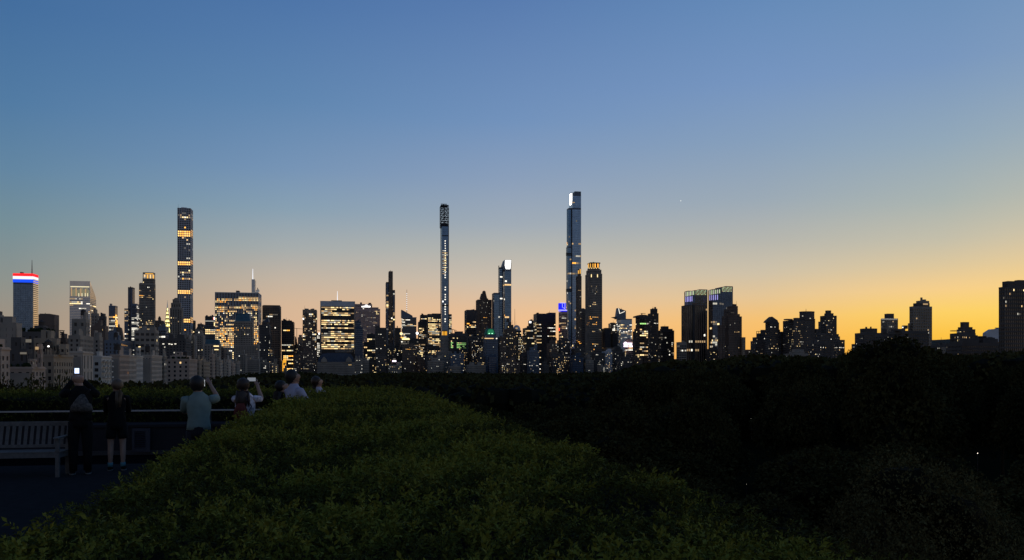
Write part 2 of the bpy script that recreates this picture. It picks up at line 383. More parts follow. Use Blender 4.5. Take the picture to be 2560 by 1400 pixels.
        if tank:
            c = s.rng.uniform(u0+2.5, u1-2.5) if u1-u0 > 6 else (u0+u1)/2; g = MB(); wd = mat('water tank wood', (0.06, 0.045, 0.035), scale=2)
            for a in range(4): g.box(c-1.4+2.4*(a % 2), c-1.1+2.4*(a % 2), 3.6+2.4*(a//2), 3.9+2.4*(a//2), z-0.1, z+3.2, wd)
            g.loft([(c, 5, z+3, 1.9, 1.9), (c, 5, z+6.5, 1.8, 1.8)], wd, 12); g.loft([(c, 5, z+6.5, 2.1, 2.1), (c, 5, z+8, 0.1, 0.1)], wd, 12)
            s.extra.append(('water_tank', g))
        return s
    def done(s):
        tz, u0, u1, v0, v1 = getattr(s, 'tz', (0, 0, 0, 0, 0))          # plant rooms, vents and thin masts on flat roofs
        if tz and max([v[2] for v in s.roof.v] or [0]) <= tz+0.5 and u1-u0 > 9 and not any(max(v[2] for v in g.v) > tz+2 for n, g in s.extra if g.v):
            W = WALL[s.st['wall']]
            for _ in range(s.rng.randint(2, 4)):
                w = s.rng.uniform(0.07, 0.28)*(u1-u0); c = s.rng.uniform(u0+w/2+0.6, u1-w/2-0.6); vv = v0+s.rng.uniform(0.8, max(1.0, (v1-v0)*0.3))
                s.roof.box(c-w/2, c+w/2, vv, vv+min(4.0, (v1-v0)*0.4), tz+0.01, tz+s.rng.uniform(0.8, 4.2), W)
            if s.rng.random() < 0.45:
                c = s.rng.uniform(u0+1, u1-1); g = MB(); g.tube([(c, v0+2, tz), (c, v0+2, tz+s.rng.uniform(5, 10))], [0.28, 0.12], darkm, 5); s.extra.append(('antenna', g))
        s.core.build('glass', s.o, kind='stuff'); s.wall.build('wall', s.o, kind='stuff')
        s.litm.build('lit_window', s.o, kind='stuff'); s.roof.build_each('roof', s.o)
        for n, g in s.extra: g.build(n, s.o)
        return s

metal = mat('grey metal', (0.2, 0.2, 0.2), rough=0.5, metal=0.5, scale=1)
darkm = mat('dark steel', (0.03, 0.03, 0.035), rough=0.6, scale=1)

# ---- the far skyline, left to right
b = Bld('glass tower with a red, white and blue lit crown and a mast', 33, 82, 95, 1720, style=V_(GLS, lit=0.01, fl=3.9, span=0.12, pier=0.04, mix='white'), top=706)
zb = b.z(706, b.w, 0)
for nm, y0, y1, m in (('blue_band', 706, 698.5, 'blu'), ('white_band', 698.5, 691, 'wht'), ('red_band', 691, 684, 'red')):
    g = MB(); g.box(-0.6, b.w+0.6, -0.6, b.d+0.6, b.z(y0, b.w, 0)+0.01, b.z(y1, b.w, 0), GLOW[m]); b.extra.append((nm, g))
z0 = b.z(824, b.w, 0)                                # pale louvres on the west wall
g = MB()
for i in range(26): g.box(b.w+0.2, b.w+1.2, 0, b.d, z0+i*4.1, z0+i*4.1+2.2, WALL['silver'])
b.extra.append(('louvre', g)); g.v and None
b.mast(80, 650, 684, 12, 1.2, metal, r1=0.4); b.slab(50, 60, 680, 684, 6, 20, metal); b.done()

b = Bld('silver tower with a wedge roof sloping to the right and cream floodlit top', 174, 225, 240, 2115, style=V_(GLS, wall='silver', glass='steel', fl=4, span=0.42, pier=0.03, lit=0.10, mix='ywhite', run=0.7), top=742)
zt = b.z(703, b.w, 0); z1 = b.z(742, b.w, 0); z2 = b.z(741, b.w, b.d)
g = MB(); W = WALL['silver']
g.add([(0, 1, z1), (b.w, 1, z1), (b.w, b.d, z1), (0, b.d, z1), (0, 1, zt), (b.w, 1, zt), (b.w, b.d, z1+2), (0, b.d, z1+2)], [(0, 1, 5, 4), (1, 2, 6, 5), (2, 3, 7, 6), (3, 0, 4, 7), (4, 5, 6, 7)], W)
b.extra.append(('slanted_roof', g))
b.glow('light_strip', 176, 223, 715.5, 718, GLOW['cream'], 0.4, 0.4)
for i in range(12): b.glow('flood_glow', 177+i*3.9, 180+i*3.9, 719+(i*5 % 7), 740, GLOW['creamlow'] if i % 3 else LIT[2], 0.5, 0.3)  # glowing strips stand for the uplight washing over the crown wall
for px in (197, 205, 213, 219): b.glow('flood_glow', px-1, px+1, 733, 741, GLOW['cream'], 0.3, 0.15)
b.done()
b = Bld('dark brown brick tower with blank walls, right of the red, white and blue crowned tower', 98, 135, 146, 620, style=V_(RES, wall='brown', pier=0.9, span=0.6, lit=0.0, crown=8), top=786, name='apartment_tower'); b.slab(99, 134, 784, 786.4, 1, 15, WALL['brown']).mast(113, 782, 786, 5, 0.3, darkm).done()
Bld('slim dark blue glass tower with orange lit lower right corner', 272, 288, 294, 1900, style=V_(GLS, glass='navy', lit=0.06, wall='bluegrey', span=0.2), lit=[(284, 294, 790, 822, 0.85, 'gold'), (272, 284, 792, 822, 0.35, 'dim')], top=764).clutter(2).done()
b = Bld('stepped dark tower with a thin upper shaft and dazzling white lit floors', 311, 325, 348, 2300, style=V_(GLS, glass='navy', lit=0.1, wall='bluegrey', span=0.25), name='office_tower')
b.d = 40; b.tier(311, 325, 771, None, 0, 40).tier(320, 337, 718, None, 8, 34, V_(GLS, glass='navy', wall='dark', lit=0.0, pier=0.3, bay=6)).tier(329, 348, 759, None, 2, 36, V_(OFF, lit=0.5, wall='bluegrey', mix='white', run=0.8), [(330, 348, 774, 785, 0.2, 'cool'), (330, 348, 788, 826, 0.9, 'white')])
b.slab(325, 328, 716, 718, 9, 14, darkm).mast(345, 755, 759, 4, 0.4, darkm).done()
b = Bld('stone tower with a gold lit colonnade crown left of the tallest left tower', 348, 384, 388.5, 1800, style=V_(RES, wall='grey', fl=3.6, lit=0.03, pier=0.4, span=0.4), lit=[(348, 388, 724, 728, 0.15, 'warm'), (349, 382, 738, 748, 0.5, 'warm'), (366, 384, 799, 812, 0.8, 'yellow'), (346, 375, 818, 824, 0.4, 'warm')], top=709, name='apartment_tower')
b.tier(357, 388, 696, 709, 1, b.d).slab(357, 388, 681, 684, 1, b.d, WALL['grey'])
for i in range(5): b.slab(357+i*7.2, 359+i*7.2, 684, 697, 1, 5, WALL['brown']); 
for i in range(4): b.glow('crown_light', 360+i*7.2, 363.6+i*7.2, 687, 696 if i else 692, GLOW['gold'] if i % 2 else LIT[0], 3, 0.4)
b.glow('crown_light', 363, 383, 683.5, 685.5, GLOW['gold'], 0.5, 0.3).slab(349, 357, 707, 709, 2, 12, WALL['grey']).done()
# gold spire far away
b = Bld('distant art deco spire lit in gold triangles', 407, None, 429, 2985, style=V_(RES, wall='grey', lit=0.1), top=832, d=30, name='spire_tower')
b.d = 28
for (xa, xb, y0, y1) in ((411, 426, 832, 817), (412, 425, 817, 806), (413.2, 423.8, 806, 796), (414.6, 422.4, 796, 786), (416, 421, 786, 776)):
    b.tier(xa, xb, y1, y0, 3+abs(414-xa)*0.8, 24, V_(RES, wall='grey', lit=0, pier=0.2, crown=3))
    c = (xa+xb)/2; hw = (xb-xa)/2
    for k in range(3):
        q = c+(k-1)*hw*0.62; b.glow('crown_light', 0, 0, 0, 0, GLOW['chrys'], 1.2, 0.4, pts=[(q-hw*0.26, y0-1.5), (q+hw*0.26, y0-1.5), (q, y1+1.5)])
b.mast(418.6, 750, 776, 14, 3.2, WALL['silver'], 'spire', 0.3)
b.glow('crown_light', 0, 0, 0, 0, GLOW['chrys'], 9, 0.4, pts=[(417.4, 776), (419.8, 776), (418.6, 769)]).done()
b = Bld('stepped grey stone tower with a pointed top in front of the tallest left tower', 425, 455, 458, 1500, style=V_(RES, wall='grey', pier=0.6, span=0.3, lit=0.015, bay=4), top=770, name='hotel_tower')
b.tier(428, 453, 757, 770, 2, b.d-2).tier(432, 449, 748, 757, 4, b.d-4).poly([(434, 748), (447, 748), (444, 744.5), (437, 744.5)], 5, b.d-5, WALL['grey']).tier(448, 457, 772, None, -3, 10).done()
# the tallest tower of the left half
L432 = [(440, 484, 521, 530, 0.0, None), (446, 482, 530, 540, 0.3, 'dim'), (446, 482, 540, 551, 0.55, 'ywhite'), (455, 464, 570, 577, 0.7, 'gold'), (440, 484, 577, 593, 1.0, 'band'), (440, 484, 596, 600, 0.5, 'warm'), (458, 474, 600, 612, 0.5, 'yellow'),
        (444, 484, 645, 651, 0.35, 'dim'), (440, 484, 653, 664, 1.0, 'band'), (448, 478, 673, 690, 0.33, 'ywhite'), (440, 484, 698, 704, 0.2, 'warm'), (440, 484, 724.5, 735, 1.0, 'band'), (456, 466, 755, 768, 0.3, 'white'), (440, 484, 796, 809, 1.0, 'band'), (440, 484, 809, 835, 0.1, 'warm'), (440, 484, 500, 900, 0.03, 'dim')]
b = Bld('very tall slender white concrete tower with square window grid and glowing orange bands', 444, 476, 482, 1941, style=ST_('concrete', 'dk', 4.72, 4.72, 0.30, 0.30, 0.0, 'warm', 0.36, 0.8, 0.5), lit=L432, top=520, name='slender_tower'); b.done()
Bld('low dark block just right of the base of the tallest left tower', 479, None, 489, 2000, top=801, style=V_(OFF, lit=0.1)).done()
b = Bld('pale stone building with a peaked roof right of the slender white tower', 485, 504, 510, 1250, top=836, style=V_(RES, wall='grey', lit=0.05), name='apartment_tower', lit=[(497, 501, 822, 845, 0.6, 'white')])
b.tier(489, 505, 824, 836, 2, b.d-2).poly([(489, 824), (505, 824), (500, 813), (496, 812)], 3, b.d-3, WALL['dark']).done()
Bld('low dark green office block left of the pier-striped slab', 494, None, 513, 1950, top=810, style=V_(OFF, wall='dark', lit=0.03)).done()
b = Bld('office block with a red and white beacon on its roof corner', 513, 538, 541, 1900, top=799, style=V_(OFF, wall='bluegrey', lit=0.05), lit=[(514, 528, 824, 836, 0.8, 'yellow')])
b.tier(513, 538, 790.5, 799, 2, b.d, V_(OFF, lit=0, wall='dark', crown=6)).glow('roof_light', 512, 538, 802, 803.3, LIT[7]).glow('beacon', 534.5, 538.5, 793, 799, GLOW['bright']).glow('beacon', 533, 534.4, 794, 799, GLOW['redlamp']).glow('light_strip', 535, 537.5, 806, 815, LIT[1]).done()
# wide slab with white piers
GML = [(538, 660, 733, 747, 0.0, None), (538, 660, 747, 756, 0.95, 'gmw'), (538, 660, 756, 766, 0.12, 'dim'), (538, 660, 766, 773, 0.92, 'gmw'), (538, 660, 773, 781, 0.45, 'warm'), (538, 660, 781, 792, 0.5, 'ywhite'), (538, 660, 800, 806, 0.6, 'yellow'), (538, 660, 806, 822, 0.5, 'gmw'), (538, 660, 822, 866, 0.93, 'gmw'), (538, 660, 866, 890, 0.5, 'ywhite')]
b = Bld('wide dark slab with white vertical piers and rows of amber lit windows', 538, 646, 653, 1750, style=V_(OFF, wall='concrete', span=0.0, pier=0.34, fl=3.9, bay=3.1, crown=1.5, run=0.36, lit=0.3, proud=0.6), lit=GML, top=731)
g = MB()
zt = b.z(731, b.w/2, 0); n = int(zt/3.9)
for i in range(n): g.box(-0.25, b.w+0.25, -0.25, b.d+0.25, i*3.9, i*3.9+1.5, WALL['dark'])
b.extra.append(('spandrel', g)); b.slab(590, 600, 726.5, 731, 10, 25, WALL['dark']).done()
b = Bld('distant tapering tower with a white lit needle behind the pier-striped slab', 629, None, 650, 3100, d=50, style=V_(GLS, wall='silver', glass='steel', span=0.3, pier=0.03, lit=0.02), top=729)
b.tier(629, 640, 698, 730, 3, 40).poly([(640, 728), (648, 728), (647, 723), (640, 725)], 5, 40, WALL['silver']).mast(632, 672, 698, 12, 1.7, GLOW['wht'], 'needle', 0.8).mast(644, 719, 725, 10, 2, metal).done()
b = Bld('grey hotel tower with a teal mansard roof in front of the pier-striped slab', 585, 630, 634, 1450, style=V_(RES, wall='grey', pier=0.55, lit=0.03, fl=3.6), lit=[(586, 612, 820, 846, 0.6, 'warm'), (600, 632, 818, 821, 0.5, 'warm')], top=803, name='hotel_tower')
b.slab(588, 629, 786, 803, 1, b.d-1, WALL['teal'], tx=2.2, ty=2.2).slab(590, 627, 783.5, 786, 3, b.d-3, WALL['teal'])
b.tier(585, 649, 862, None, -8, b.d, V_(RES, wall='grey', lit=0.02, pier=0.6)).clutter(2, u0=b.u(634), u1=b.u(648), z=b.z(862, b.w, -8)).done()
Bld('broad dark tower with faint windows right of the pier-striped slab', 656, None, 702.5, 1800, top=764, style=V_(OFF, wall='dark', lit=0.035, mix='dim', run=0.5, pier=0.3, span=0.4), lit=[(660, 680, 784, 795, 0.5, 'mixed'), (672, 690, 818, 828, 0.35, 'ywhite'), (656, 702, 866, 870, 0.5, 'ywhite')]).slab(658, 701, 762.8, 764.2, 3, 20, WALL['dark']).done()
b = Bld('dark stepped hotel tower with a steep spire in front of the broad dark tower', 648, 672, 677, 1620, top=812, style=V_(RES, wall='dark', lit=0.06, mix='white', pier=0.6), name='hotel_tower')
b.tier(655, 672, 805, 812, 2, b.d-2).poly([(658, 805), (672, 805), (671, 797), (668, 794)], 3, b.d-3, WALL['slate']).tier(672, 677.5, 835, None, -2, 14).tier(648, 684, 870, None, -4, 20, None, [(671, 682, 870, 892, 0.85, 'yellow')]).done()
b = Bld('black tower with a stepped right edge and warm lit lower floors', 704, None, 736, 1850, top=804, style=V_(OFF, wall='black', lit=0.05, mix='yellow', run=0.8, span=0.4), lit=[(708, 736, 890, 935, 0.75, 'gold'), (704, 730, 874, 878, 0.5, 'yellow'), (708, 722, 824, 828, 0.6, 'warm'), (724, 734, 863, 868, 0.9, 'yellow')])
b.tier(704, 730, 801, 804, 1, 20, V_(OFF, lit=0, wall='black')).done()
b = Bld('small arched facade floodlit in amber at the edge of the park', 704, None, 717, 1500, top=901, d=20, name='club_house', cat='building', style=V_(CPS, wall='tan', lit=0.0))
b.glow('flood_glow', 706.5, 715.5, 901, 907, GLOW['amber']).glow('flood_glow', 706, 708.4, 907, 928, GLOW['amber']).glow('flood_glow', 709.5, 711, 913, 920, LIT[4]).glow('flood_glow', 712.5, 715, 909, 914, GLOW['amber']).done()  # emissive pieces stand for amber light falling on the facade
b = Bld('low stepped brick block in the gap beside the black stepped tower', 734, None, 747, 1900, top=862, style=V_(CPS, lit=0.2, mix='cool'), name='apartment_block', cat='building')
b.poly([(737, 862), (744, 862), (739, 842), (737, 840)], 2, 14, WALL['brown']).done()
b = Bld('low grey block with a rooftop shed left of the lamp-cornered tower', 745, None, 758, 1830, top=843, style=V_(CPS, wall='grey', lit=0.1), name='apartment_block', cat='building'); b.slab(747, 755, 837, 843, 2, 12, WALL['grey']).done()
b = Bld('grey office tower with white lamps at both shoulders', 757, None, 792.5, 1850, top=774, style=V_(OFF, wall='grey', lit=0.45, mix='ywhite', run=0.4, span=0.35, pier=0.3, crown=9), lit=[(757, 793, 774, 786, 0.0, None), (757, 793, 800, 815, 0.35, 'ywhite')])
b.glow('shoulder_lamp', 757, 760, 795, 799, GLOW['bright']).glow('shoulder_lamp', 790, 792.5, 795, 799, GLOW['cream']).done()
b = Bld('stepped brick apartment house standing before the lamp-cornered tower', 750, None, 792, 1650, top=880, style=V_(CPS, wall='brown', lit=0.2, mix='cool'), lit=[(752, 775, 919, 924, 0.8, 'yellow')], name='apartment_house', cat='building')
b.tier(757, 786, 850, 880, 3, 25).tier(763, 781, 830, 850, 6, 22).tier(768, 776, 817, 830, 8, 18).done()
b = Bld('narrow block of white lights between two towers, left of the big floodlit slab', 793, None, 801, 1900, top=832, style=V_(OFF, wall='dark', lit=0.3, mix='white', run=0.2), lit=[(792, 801, 864, 884, 0.8, 'white')]); b.glow('roof_lamp', 796, 799.5, 832, 836, GLOW['bright']).done()
# big sloping slab with bright office floors
b = Bld('broad black office slab with a plain grey top and densely lit yellow floors', 801, None, 887, 1800, d=35, top=753, style=V_(OFF, wall='black', span=0.42, pier=0.07, bay=2.4, fl=3.95, lit=0.86, run=0.8, crown=0.5, mix='office'), lit=[(800, 888, 753, 766, 0.0, None), (800, 888, 791, 800, 0.05, 'dim'), (800, 888, 873, 960, 0.0, None), (812, 846, 800, 815, 0.8, 'ywhite')])
b.slab(801, 887, 752.8, 766, -0.9, 2.5, WALL['concrete']).slab(801, 803.4, 766, 885, -1, 2, WALL['grey']).slab(885, 887.4, 766, 885, -1, 2, WALL['grey'])
b.slab(828, 855, 750.8, 753, 4, 25, WALL['dark']).mast(843.5, 728, 752, 10, 0.9, GLOW['wht'], r1=0.4).slab(838, 882, 875, 881, -0.8, 1, WALL['grey']).done()
b = Bld('rosy granite tower with a glowing white rooftop sign', 880, None, 950, 2500, d=50, top=772, style=V_(OFF, wall='rose', glass='smoke', span=0.5, pier=0.35, bay=4, fl=3.9, lit=0.12, mix='dim', run=0.5), lit=[(930, 950, 772, 786, 0.5, 'yellow')])
b.tier(880, 946, 768, 772, 2, 48, V_(OFF, wall='rose', lit=0)).tier(880, 930, 760, 768, 3, 46, V_(OFF, wall='rose', lit=0, crown=9)).slab(900, 905, 756, 760, 6, 14, darkm).slab(921, 928, 757, 760, 6, 16, darkm)
b.glow('sign', 0, 0, 0, 0, GLOW['bright'], 2, 0.5, pts=[(904, 769.5), (926, 769.5), (926, 765), (919.5, 764.6), (918, 762), (914, 762), (912, 764.6), (904, 765.4)]).glow('roof_light', 907, 910, 771, 772.4, LIT[3]).done()
b = Bld('plain navy tower with a stepped right shoulder in front of the rosy tower', 888, None, 907, 1750, top=818, style=V_(GLS, glass='navy', wall='slate', lit=0.01, span=0.5), lit=[(897, 902, 874, 878, 1, 'white')], d=25); b.tier(888, 902, 803, 818, 0.5, 20).done()
Bld('small dark block with warm lit floors under the rosy tower', 909, None, 918, 1790, top=855, style=V_(OFF, wall='black', lit=0.5, mix='office')).done()
Bld('narrow black office block with stacked amber floors under the rosy tower', 917, None, 938, 1800, top=835, style=V_(OFF, wall='black', lit=0.6, run=0.9), lit=[(915, 940, 835, 845, 0, None)]).done()
b = Bld('dark gridded apartment tower left of the faceted museum tower', 938, None, 965, 1640, top=819, style=V_(CPS, wall='dark', lit=0.06, pier=0.4, bay=4.4), lit=[(946, 953, 833, 837, 1, 'white'), (938, 962, 908, 922, 0.5, 'cool')], name='apartment_tower'); b.tier(938, 950, 816, 819, 1, 10).done()
b = Bld('black faceted tower of three staggered shafts', 964, None, 987, 2100, d=40, style=V_(GLS, glass='navy', wall='black', pier=0.15, span=0.15, lit=0.05, mix='ywhite'), lit=[(964, 973, 756, 776, 0.9, 'yellow'), (964, 987, 776, 840, 0.22, 'mixed')], name='faceted_tower')
b.tier(964, 971.5, 705, None, 0, 35).tier(971, 982, 678, None, 3, 38, V_(GLS, glass='smoke', wall='brown', pier=0.2, span=0.2, lit=0.02)).tier(981, 987.5, 725, None, 1, 30).done()
Bld('low dark office block right of the faceted tower', 986, None, 1002, 1950, top=819.5, style=V_(OFF, wall='black', lit=0.03)).clutter(1).done()
b = Bld('crystalline tower with a slanted top and a dotted white mast', 1004, None, 1041, 2900, d=50, top=793, style=V_(GLS, glass='smoke', wall='bluegrey', lit=0.16, span=0.35, pier=0.03, mix='ywhite', run=0.8), lit=[(1014, 1040, 808, 816, 0.7, 'yellow'), (1004, 1009, 790, 825, 0.6, 'white')])
b.poly([(1004, 793.5), (1032, 793.5), (1031, 789), (1004, 774)], 0.3, 40, WALL['bluegrey']).poly([(1034, 793.5), (1040, 793.5), (1042.6, 793), (1034, 793)], 0.3, 40, WALL['bluegrey'])
b.mast(1017, 724, 786, 20, 1.0, metal, r1=0.5)
for i in range(9): b.glow('mast_light', 1016.2, 1017.8, 733+i*5, 735.2+i*5, GLOW['wht'], 18, 0.8)
b.done()
b = Bld('low block topped by a round amber lamp and a bright lit strip', 1000, None, 1046, 1800, top=846, style=V_(OFF, wall='black', lit=0.2, mix='mixed'), lit=[(1018, 1030, 828, 845, 0.7, 'green')])
b.glow('light_strip', 1005, 1024, 846, 849.5, LIT[1]); g = MB(); u = b.u(1003, -2); g.ell((u, -2, b.z(834, u, -2)), (3, 3, 3), LIT[1]); b.extra.append(('globe_lamp', g))
g = MB(); u = b.u(1043, -2); g.ell((u, -2, b.z(833, u, -2)), (2.8, 2.8, 2.8), GLOW['bright']); b.extra.append(('globe_lamp', g)); b.glow('roof_light', 1002, 1010, 843, 845, LIT[4]).done()
b = Bld('black slab left of the wide yellow-lit block', 1050, None, 1068, 2350, top=787, style=V_(OFF, wall='black', lit=0.02, crown=10), lit=[(1053, 1062, 796, 800, 0.7, 'yellow')], d=30).done()
b = Bld('narrow black office tower with stacked amber floors', 1045, None, 1066, 2100, top=804, style=V_(OFF, wall='black', lit=0.62, run=0.6, mix='office', crown=8), lit=[(1060, 1068, 700, 960, 0.03, 'dim'), (1045, 1060, 804, 820, 0.0, None)], d=30).done()
b = Bld('wide dark office block with dense yellow windows behind the thinnest tower', 1067, None, 1129, 2250, top=785, style=V_(OFF, wall='dark', span=0.4, pier=0.2, bay=3.4, lit=0.62, run=0.65, mix='yellow'), lit=[(1067, 1130, 780, 793, 0.12, 'dim'), (1067, 1088, 814, 820, 1.0, 'yellow')], d=40)
b.slab(1079, 1103, 783.6, 785, 4, 25, WALL['dark']).done()
# thinnest tower with an open lattice top
st = V_(GLS, glass='steel', wall='bluegrey', span=0.12, pier=0.0, bay=60, lit=0.0, crown=0.3); st['glass'] = 'blue'
b = Bld('thinnest and straightest tower with an open steel lattice top and a column of white lights', 1102, None, 1122, 1979, d=24, style=st, name='slender_tower', top=566)
b.slab(1101.6, 1103, 520, 900, -0.8, 3, WALL['black']).slab(1121, 1122.4, 520, 900, -0.8, 3, WALL['black'])
b.slab(1102, 1122, 588, 590, -0.4, 24.4, WALL['black'], mb=b.wall).slab(1102, 1122, 762, 766, -0.4, 24.4, WALL['black'], mb=b.wall)
rr = random.Random(3)
for i in range(34):
    y = 601+i*6.1
    if rr.random() < 0.93 and not (693 < y < 712): b.glow('stair_light', 1111.8+rr.uniform(-0.5, 0.5), 1114.2+rr.uniform(-0.3, 0.6), y, y+2.6, LIT[1] if 630 < y < 680 else LIT[3])
b.glow('stair_light', 1106, 1108.5, 752, 755.5, GLOW['bright'])
for i in range(12): b.glow('lit_room', 1105+rr.uniform(0, 2), 1113+rr.uniform(0, 7), 626+i*5.2, 627.6+i*5.2, LIT[2] if i % 2 else LIT[7], -0.45, 0.1)
g = MB(); us = [b.u(1102.6), b.u(1112), b.u(1121.4)]; zl = [b.z(y) for y in (566, 554, 543, 532, 522, 513)]
for v in (0.5, 23.5):
    for u in us: g.box(u-0.6, u+0.6, v-0.5, v+0.5, zl[0], zl[-1], darkm)
    for z in zl: g.box(us[0], us[2], v-0.45, v+0.45, z-1.0, z+0.8, darkm)
    for a, c in zip(zl[:-1], zl[1:]):
        for u, w in ((us[0], us[1]), (us[2], us[1])):
            g.tube([(u, v, a), (w, v, c)], 0.55, darkm, 4); g.tube([(w, v, a), (u, v, c)], 0.4, darkm, 4)
    for a, c in zip(zl[:-1], zl[1:]): g.box(us[0], us[2], v-0.3, v+0.3, (a+c)/2-0.4, (a+c)/2+0.4, darkm)
g.box(us[0], us[2], 8, 16, zl[0], zl[0]+9, darkm); g.box(us[0], us[2], 0, 24, zl[-1], zl[-1]+1.2, darkm)
b.extra.append(('lattice', g)); g = MB(); g.box(us[0]+0.5, us[1]+6, 9, 11, zl[-1]+4, zl[-1]+5.4, darkm); g.box(us[1]-3, us[1]-1, 9, 11, zl[-1]+1, zl[-1]+4, darkm); b.extra.append(('crane', g)); b.done()
b = Bld('grey stone tower with an orange lit crown at the foot of the thinnest tower', 1101, None, 1121, 1700, top=846, style=V_(CPS, wall='grey', lit=0.03, pier=0.55), name='hotel_tower', d=25)
b.poly([(1102, 846), (1120, 846), (1118, 838), (1104, 838)], 1, 22, WALL['grey']).slab(1105, 1118, 826, 838, 3, 18, WALL['dark'])
for px in (1105.8, 1109.5, 1113.5, 1116.2): b.glow('crown_light', px-0.8 if px != 1113.5 else 1112.2, px+1.3, 828.5, 839, GLOW['amber'] if px > 1109 else GLOW['gold'], 2.4, 0.4)
b.tier(1090, 1130, 878, None, -4, 20, V_(CPS, wall='grey', lit=0.06)).done()
b = Bld('dark block with a rooftop crane and patches of green lit windows', 1122, None, 1168, 1850, top=833, style=V_(OFF, wall='dark', lit=0.03, pier=0.2, bay=2.6, fl=3.4, span=0.3, run=0.1, crown=6), lit=[(1123, 1132, 854, 872, 0.95, 'green'), (1142, 1166.5, 855, 872, 0.93, 'green'), (1150, 1166, 878, 900, 0.4, 'warm')])
g = MB(); u0 = b.u(1131, 5); z0 = b.z(833, u0, 5); g.tube([(u0, 5, z0-2), (u0, 5, z0+9)], 0.5, darkm, 4); g.tube([(u0-2, 5, z0+9), (u0+9.5, 5, z0+6)], 0.6, darkm, 4); g.tube([(u0+8, 5, z0-2), (u0+4, 5, z0+7.5)], 0.4, darkm, 4); b.extra.append(('crane', g)); b.clutter(3).done()
Bld('dark office tower with amber upper floors left of the domed tower', 1161.5, None, 1190, 2000, top=774.5, style=V_(OFF, wall='dark', lit=0.4, run=0.5, crown=28, mix='yellow'), lit=[(1160, 1192, 806, 815, 0.5, 'warm'), (1160, 1192, 825, 850, 0.12, 'dim')]).done()
b = Bld('dark brown tower with a domed lantern and stepped shoulders', 1190, None, 1229, 1900, top=749, style=V_(CPS, wall='brown', glass='smoke', lit=0.05, mix='dim'), lit=[(1208, 1226, 756, 759, 0.7, 'white'), (1206, 1220, 794, 797, 0.6, 'orange'), (1190, 1230, 830, 880, 0.2, 'mixed')], d=30)
b.o['category'] = 'skyscraper'; b.tier(1190, 1201, 770, None, -1, 20); b.tier(1201, 1220, 746, 750, 1, 24).poly([(1202, 746), (1218, 746), (1214.6, 733), (1205.6, 733)], 3, 24, WALL['brown'])
g = MB(); u = b.u(1210, 12); z = b.z(733, u, 12); g.loft([(u, 12, z-0.2, 4.3, 4.3), (u, 12, z+2.8, 4.1, 4.1), (u, 12, z+4.6, 3.0, 3.0), (u, 12, z+5.8, 1.2, 1.2)], WALL['brown']); b.extra.append(('dome', g)); b.mast(1210, 727, 730, 12, 0.3, darkm)
b.slab(1190, 1192, 768, 900, -2, -1, WALL['dark']).done()
# blue glass cascade tower
gb = V_(GLS, glass='blue', wall='bluegrey', span=0.12, pier=0.05, lit=0.012, mix='white')
b = Bld('blue glass tower in three steps with a blazing white sloped crown', 1230, None, 1278, 1860, d=30, style=gb, name='glass_tower')
b.tier(1230, 1256, 732, None, 2, 30).tier(1246, 1257, 668, None, 0, 30, V_(gb, wall='slate', span=0.3)).tier(1256, 1278, 674, None, -2, 28, gb, [(1256, 1280, 712, 718, 0.6, 'yellow'), (1256, 1280, 760, 796, 0.15, 'warm')])
b.poly([(1256, 674.5), (1278, 674.5), (1278.5, 649.5), (1262, 649.5), (1257, 664)], -2, 27, WALL['bluegrey'])
b.glow('crown_light', 0, 0, 0, 0, GLOW['bright'], -2.8, 0.5, pts=[(1262.4, 664), (1265, 672.5), (1275.5, 672.5), (1277.5, 650.4), (1263, 650.4)]).slab(1246, 1248, 664, 670, 2, 10, darkm).slab(1256, 1258, 674, 830, -2.6, -2, WALL['slate']).done()
b = Bld('stone hotel with a green floodlit pitched roof', 1209, None, 1245, 1640, top=845, style=V_(RES, wall='bluegrey', pier=0.5, span=0.5, lit=0.03), lit=[(1211, 1236, 843, 850, 0.95, 'warm')], d=30, name='hotel')
b.slab(1211, 1242, 836, 845.5, 2, 26, WALL['bluegrey'], tx=1.5).poly([(1214, 836), (1239, 836), (1236, 825), (1233, 821), (1219, 821), (1216.5, 825)], 4, 24, WALL['green'])
b.glow('flood_glow', 0, 0, 0, 0, GLOW['greenglow'], 3.6, 0.3, pts=[(1218, 835.5), (1236, 835.5), (1234, 827), (1231, 823.5), (1222, 823.5), (1219.5, 827)])  # roof-shaped glowing sheet stands for the floodlight on the slope
for px in (1223, 1230.5): b.glow('flood_glow', px-1.4, px+1.4, 832.8, 834.8, GLOW['greenspot'], 3.2, 0.3)
b.glow('parapet_lamp', 1211.5, 1234, 845, 847, LIT[0]).glow('parapet_lamp', 1240, 1243, 845, 847.5, LIT[3]).slab(1217, 1218.5, 815, 826, 8, 10, WALL['bluegrey']).done()
Bld('deep blue windowed annex below the green roofed hotel', 1219, None, 1241, 1590, top=888, style=V_(GLS, glass='navy', wall='slate', span=0.4, lit=0.02), name='annex_building', cat='building', d=16).done()
b = Bld('distant block with a pale dome and a thin mast right of the blue stepped tower', 1281, None, 1303, 2300, top=826, style=V_(OFF, wall='black', lit=0.35), d=30)
g = MB(); u = (b.u(1281.5, 12)+b.u(1302, 12))/2; z = b.z(826, u, 12); g.loft([(u, 12, z-0.2, 11, 10), (u, 12, z+6, 10.4, 9.5), (u, 12, z+12, 7, 6.5), (u, 12, z+14.5, 3, 3)], WALL['concrete'], 16); b.extra.append(('dome', g))
b.mast(1287, 772, 814, 12, 0.6, darkm).mast(1290, 803, 814, 12, 0.3, darkm).mast(1281.5, 800, 826, 12, 0.5, metal).glow('roof_light', 1289, 1294, 819, 822, LIT[2], 1.2).done()
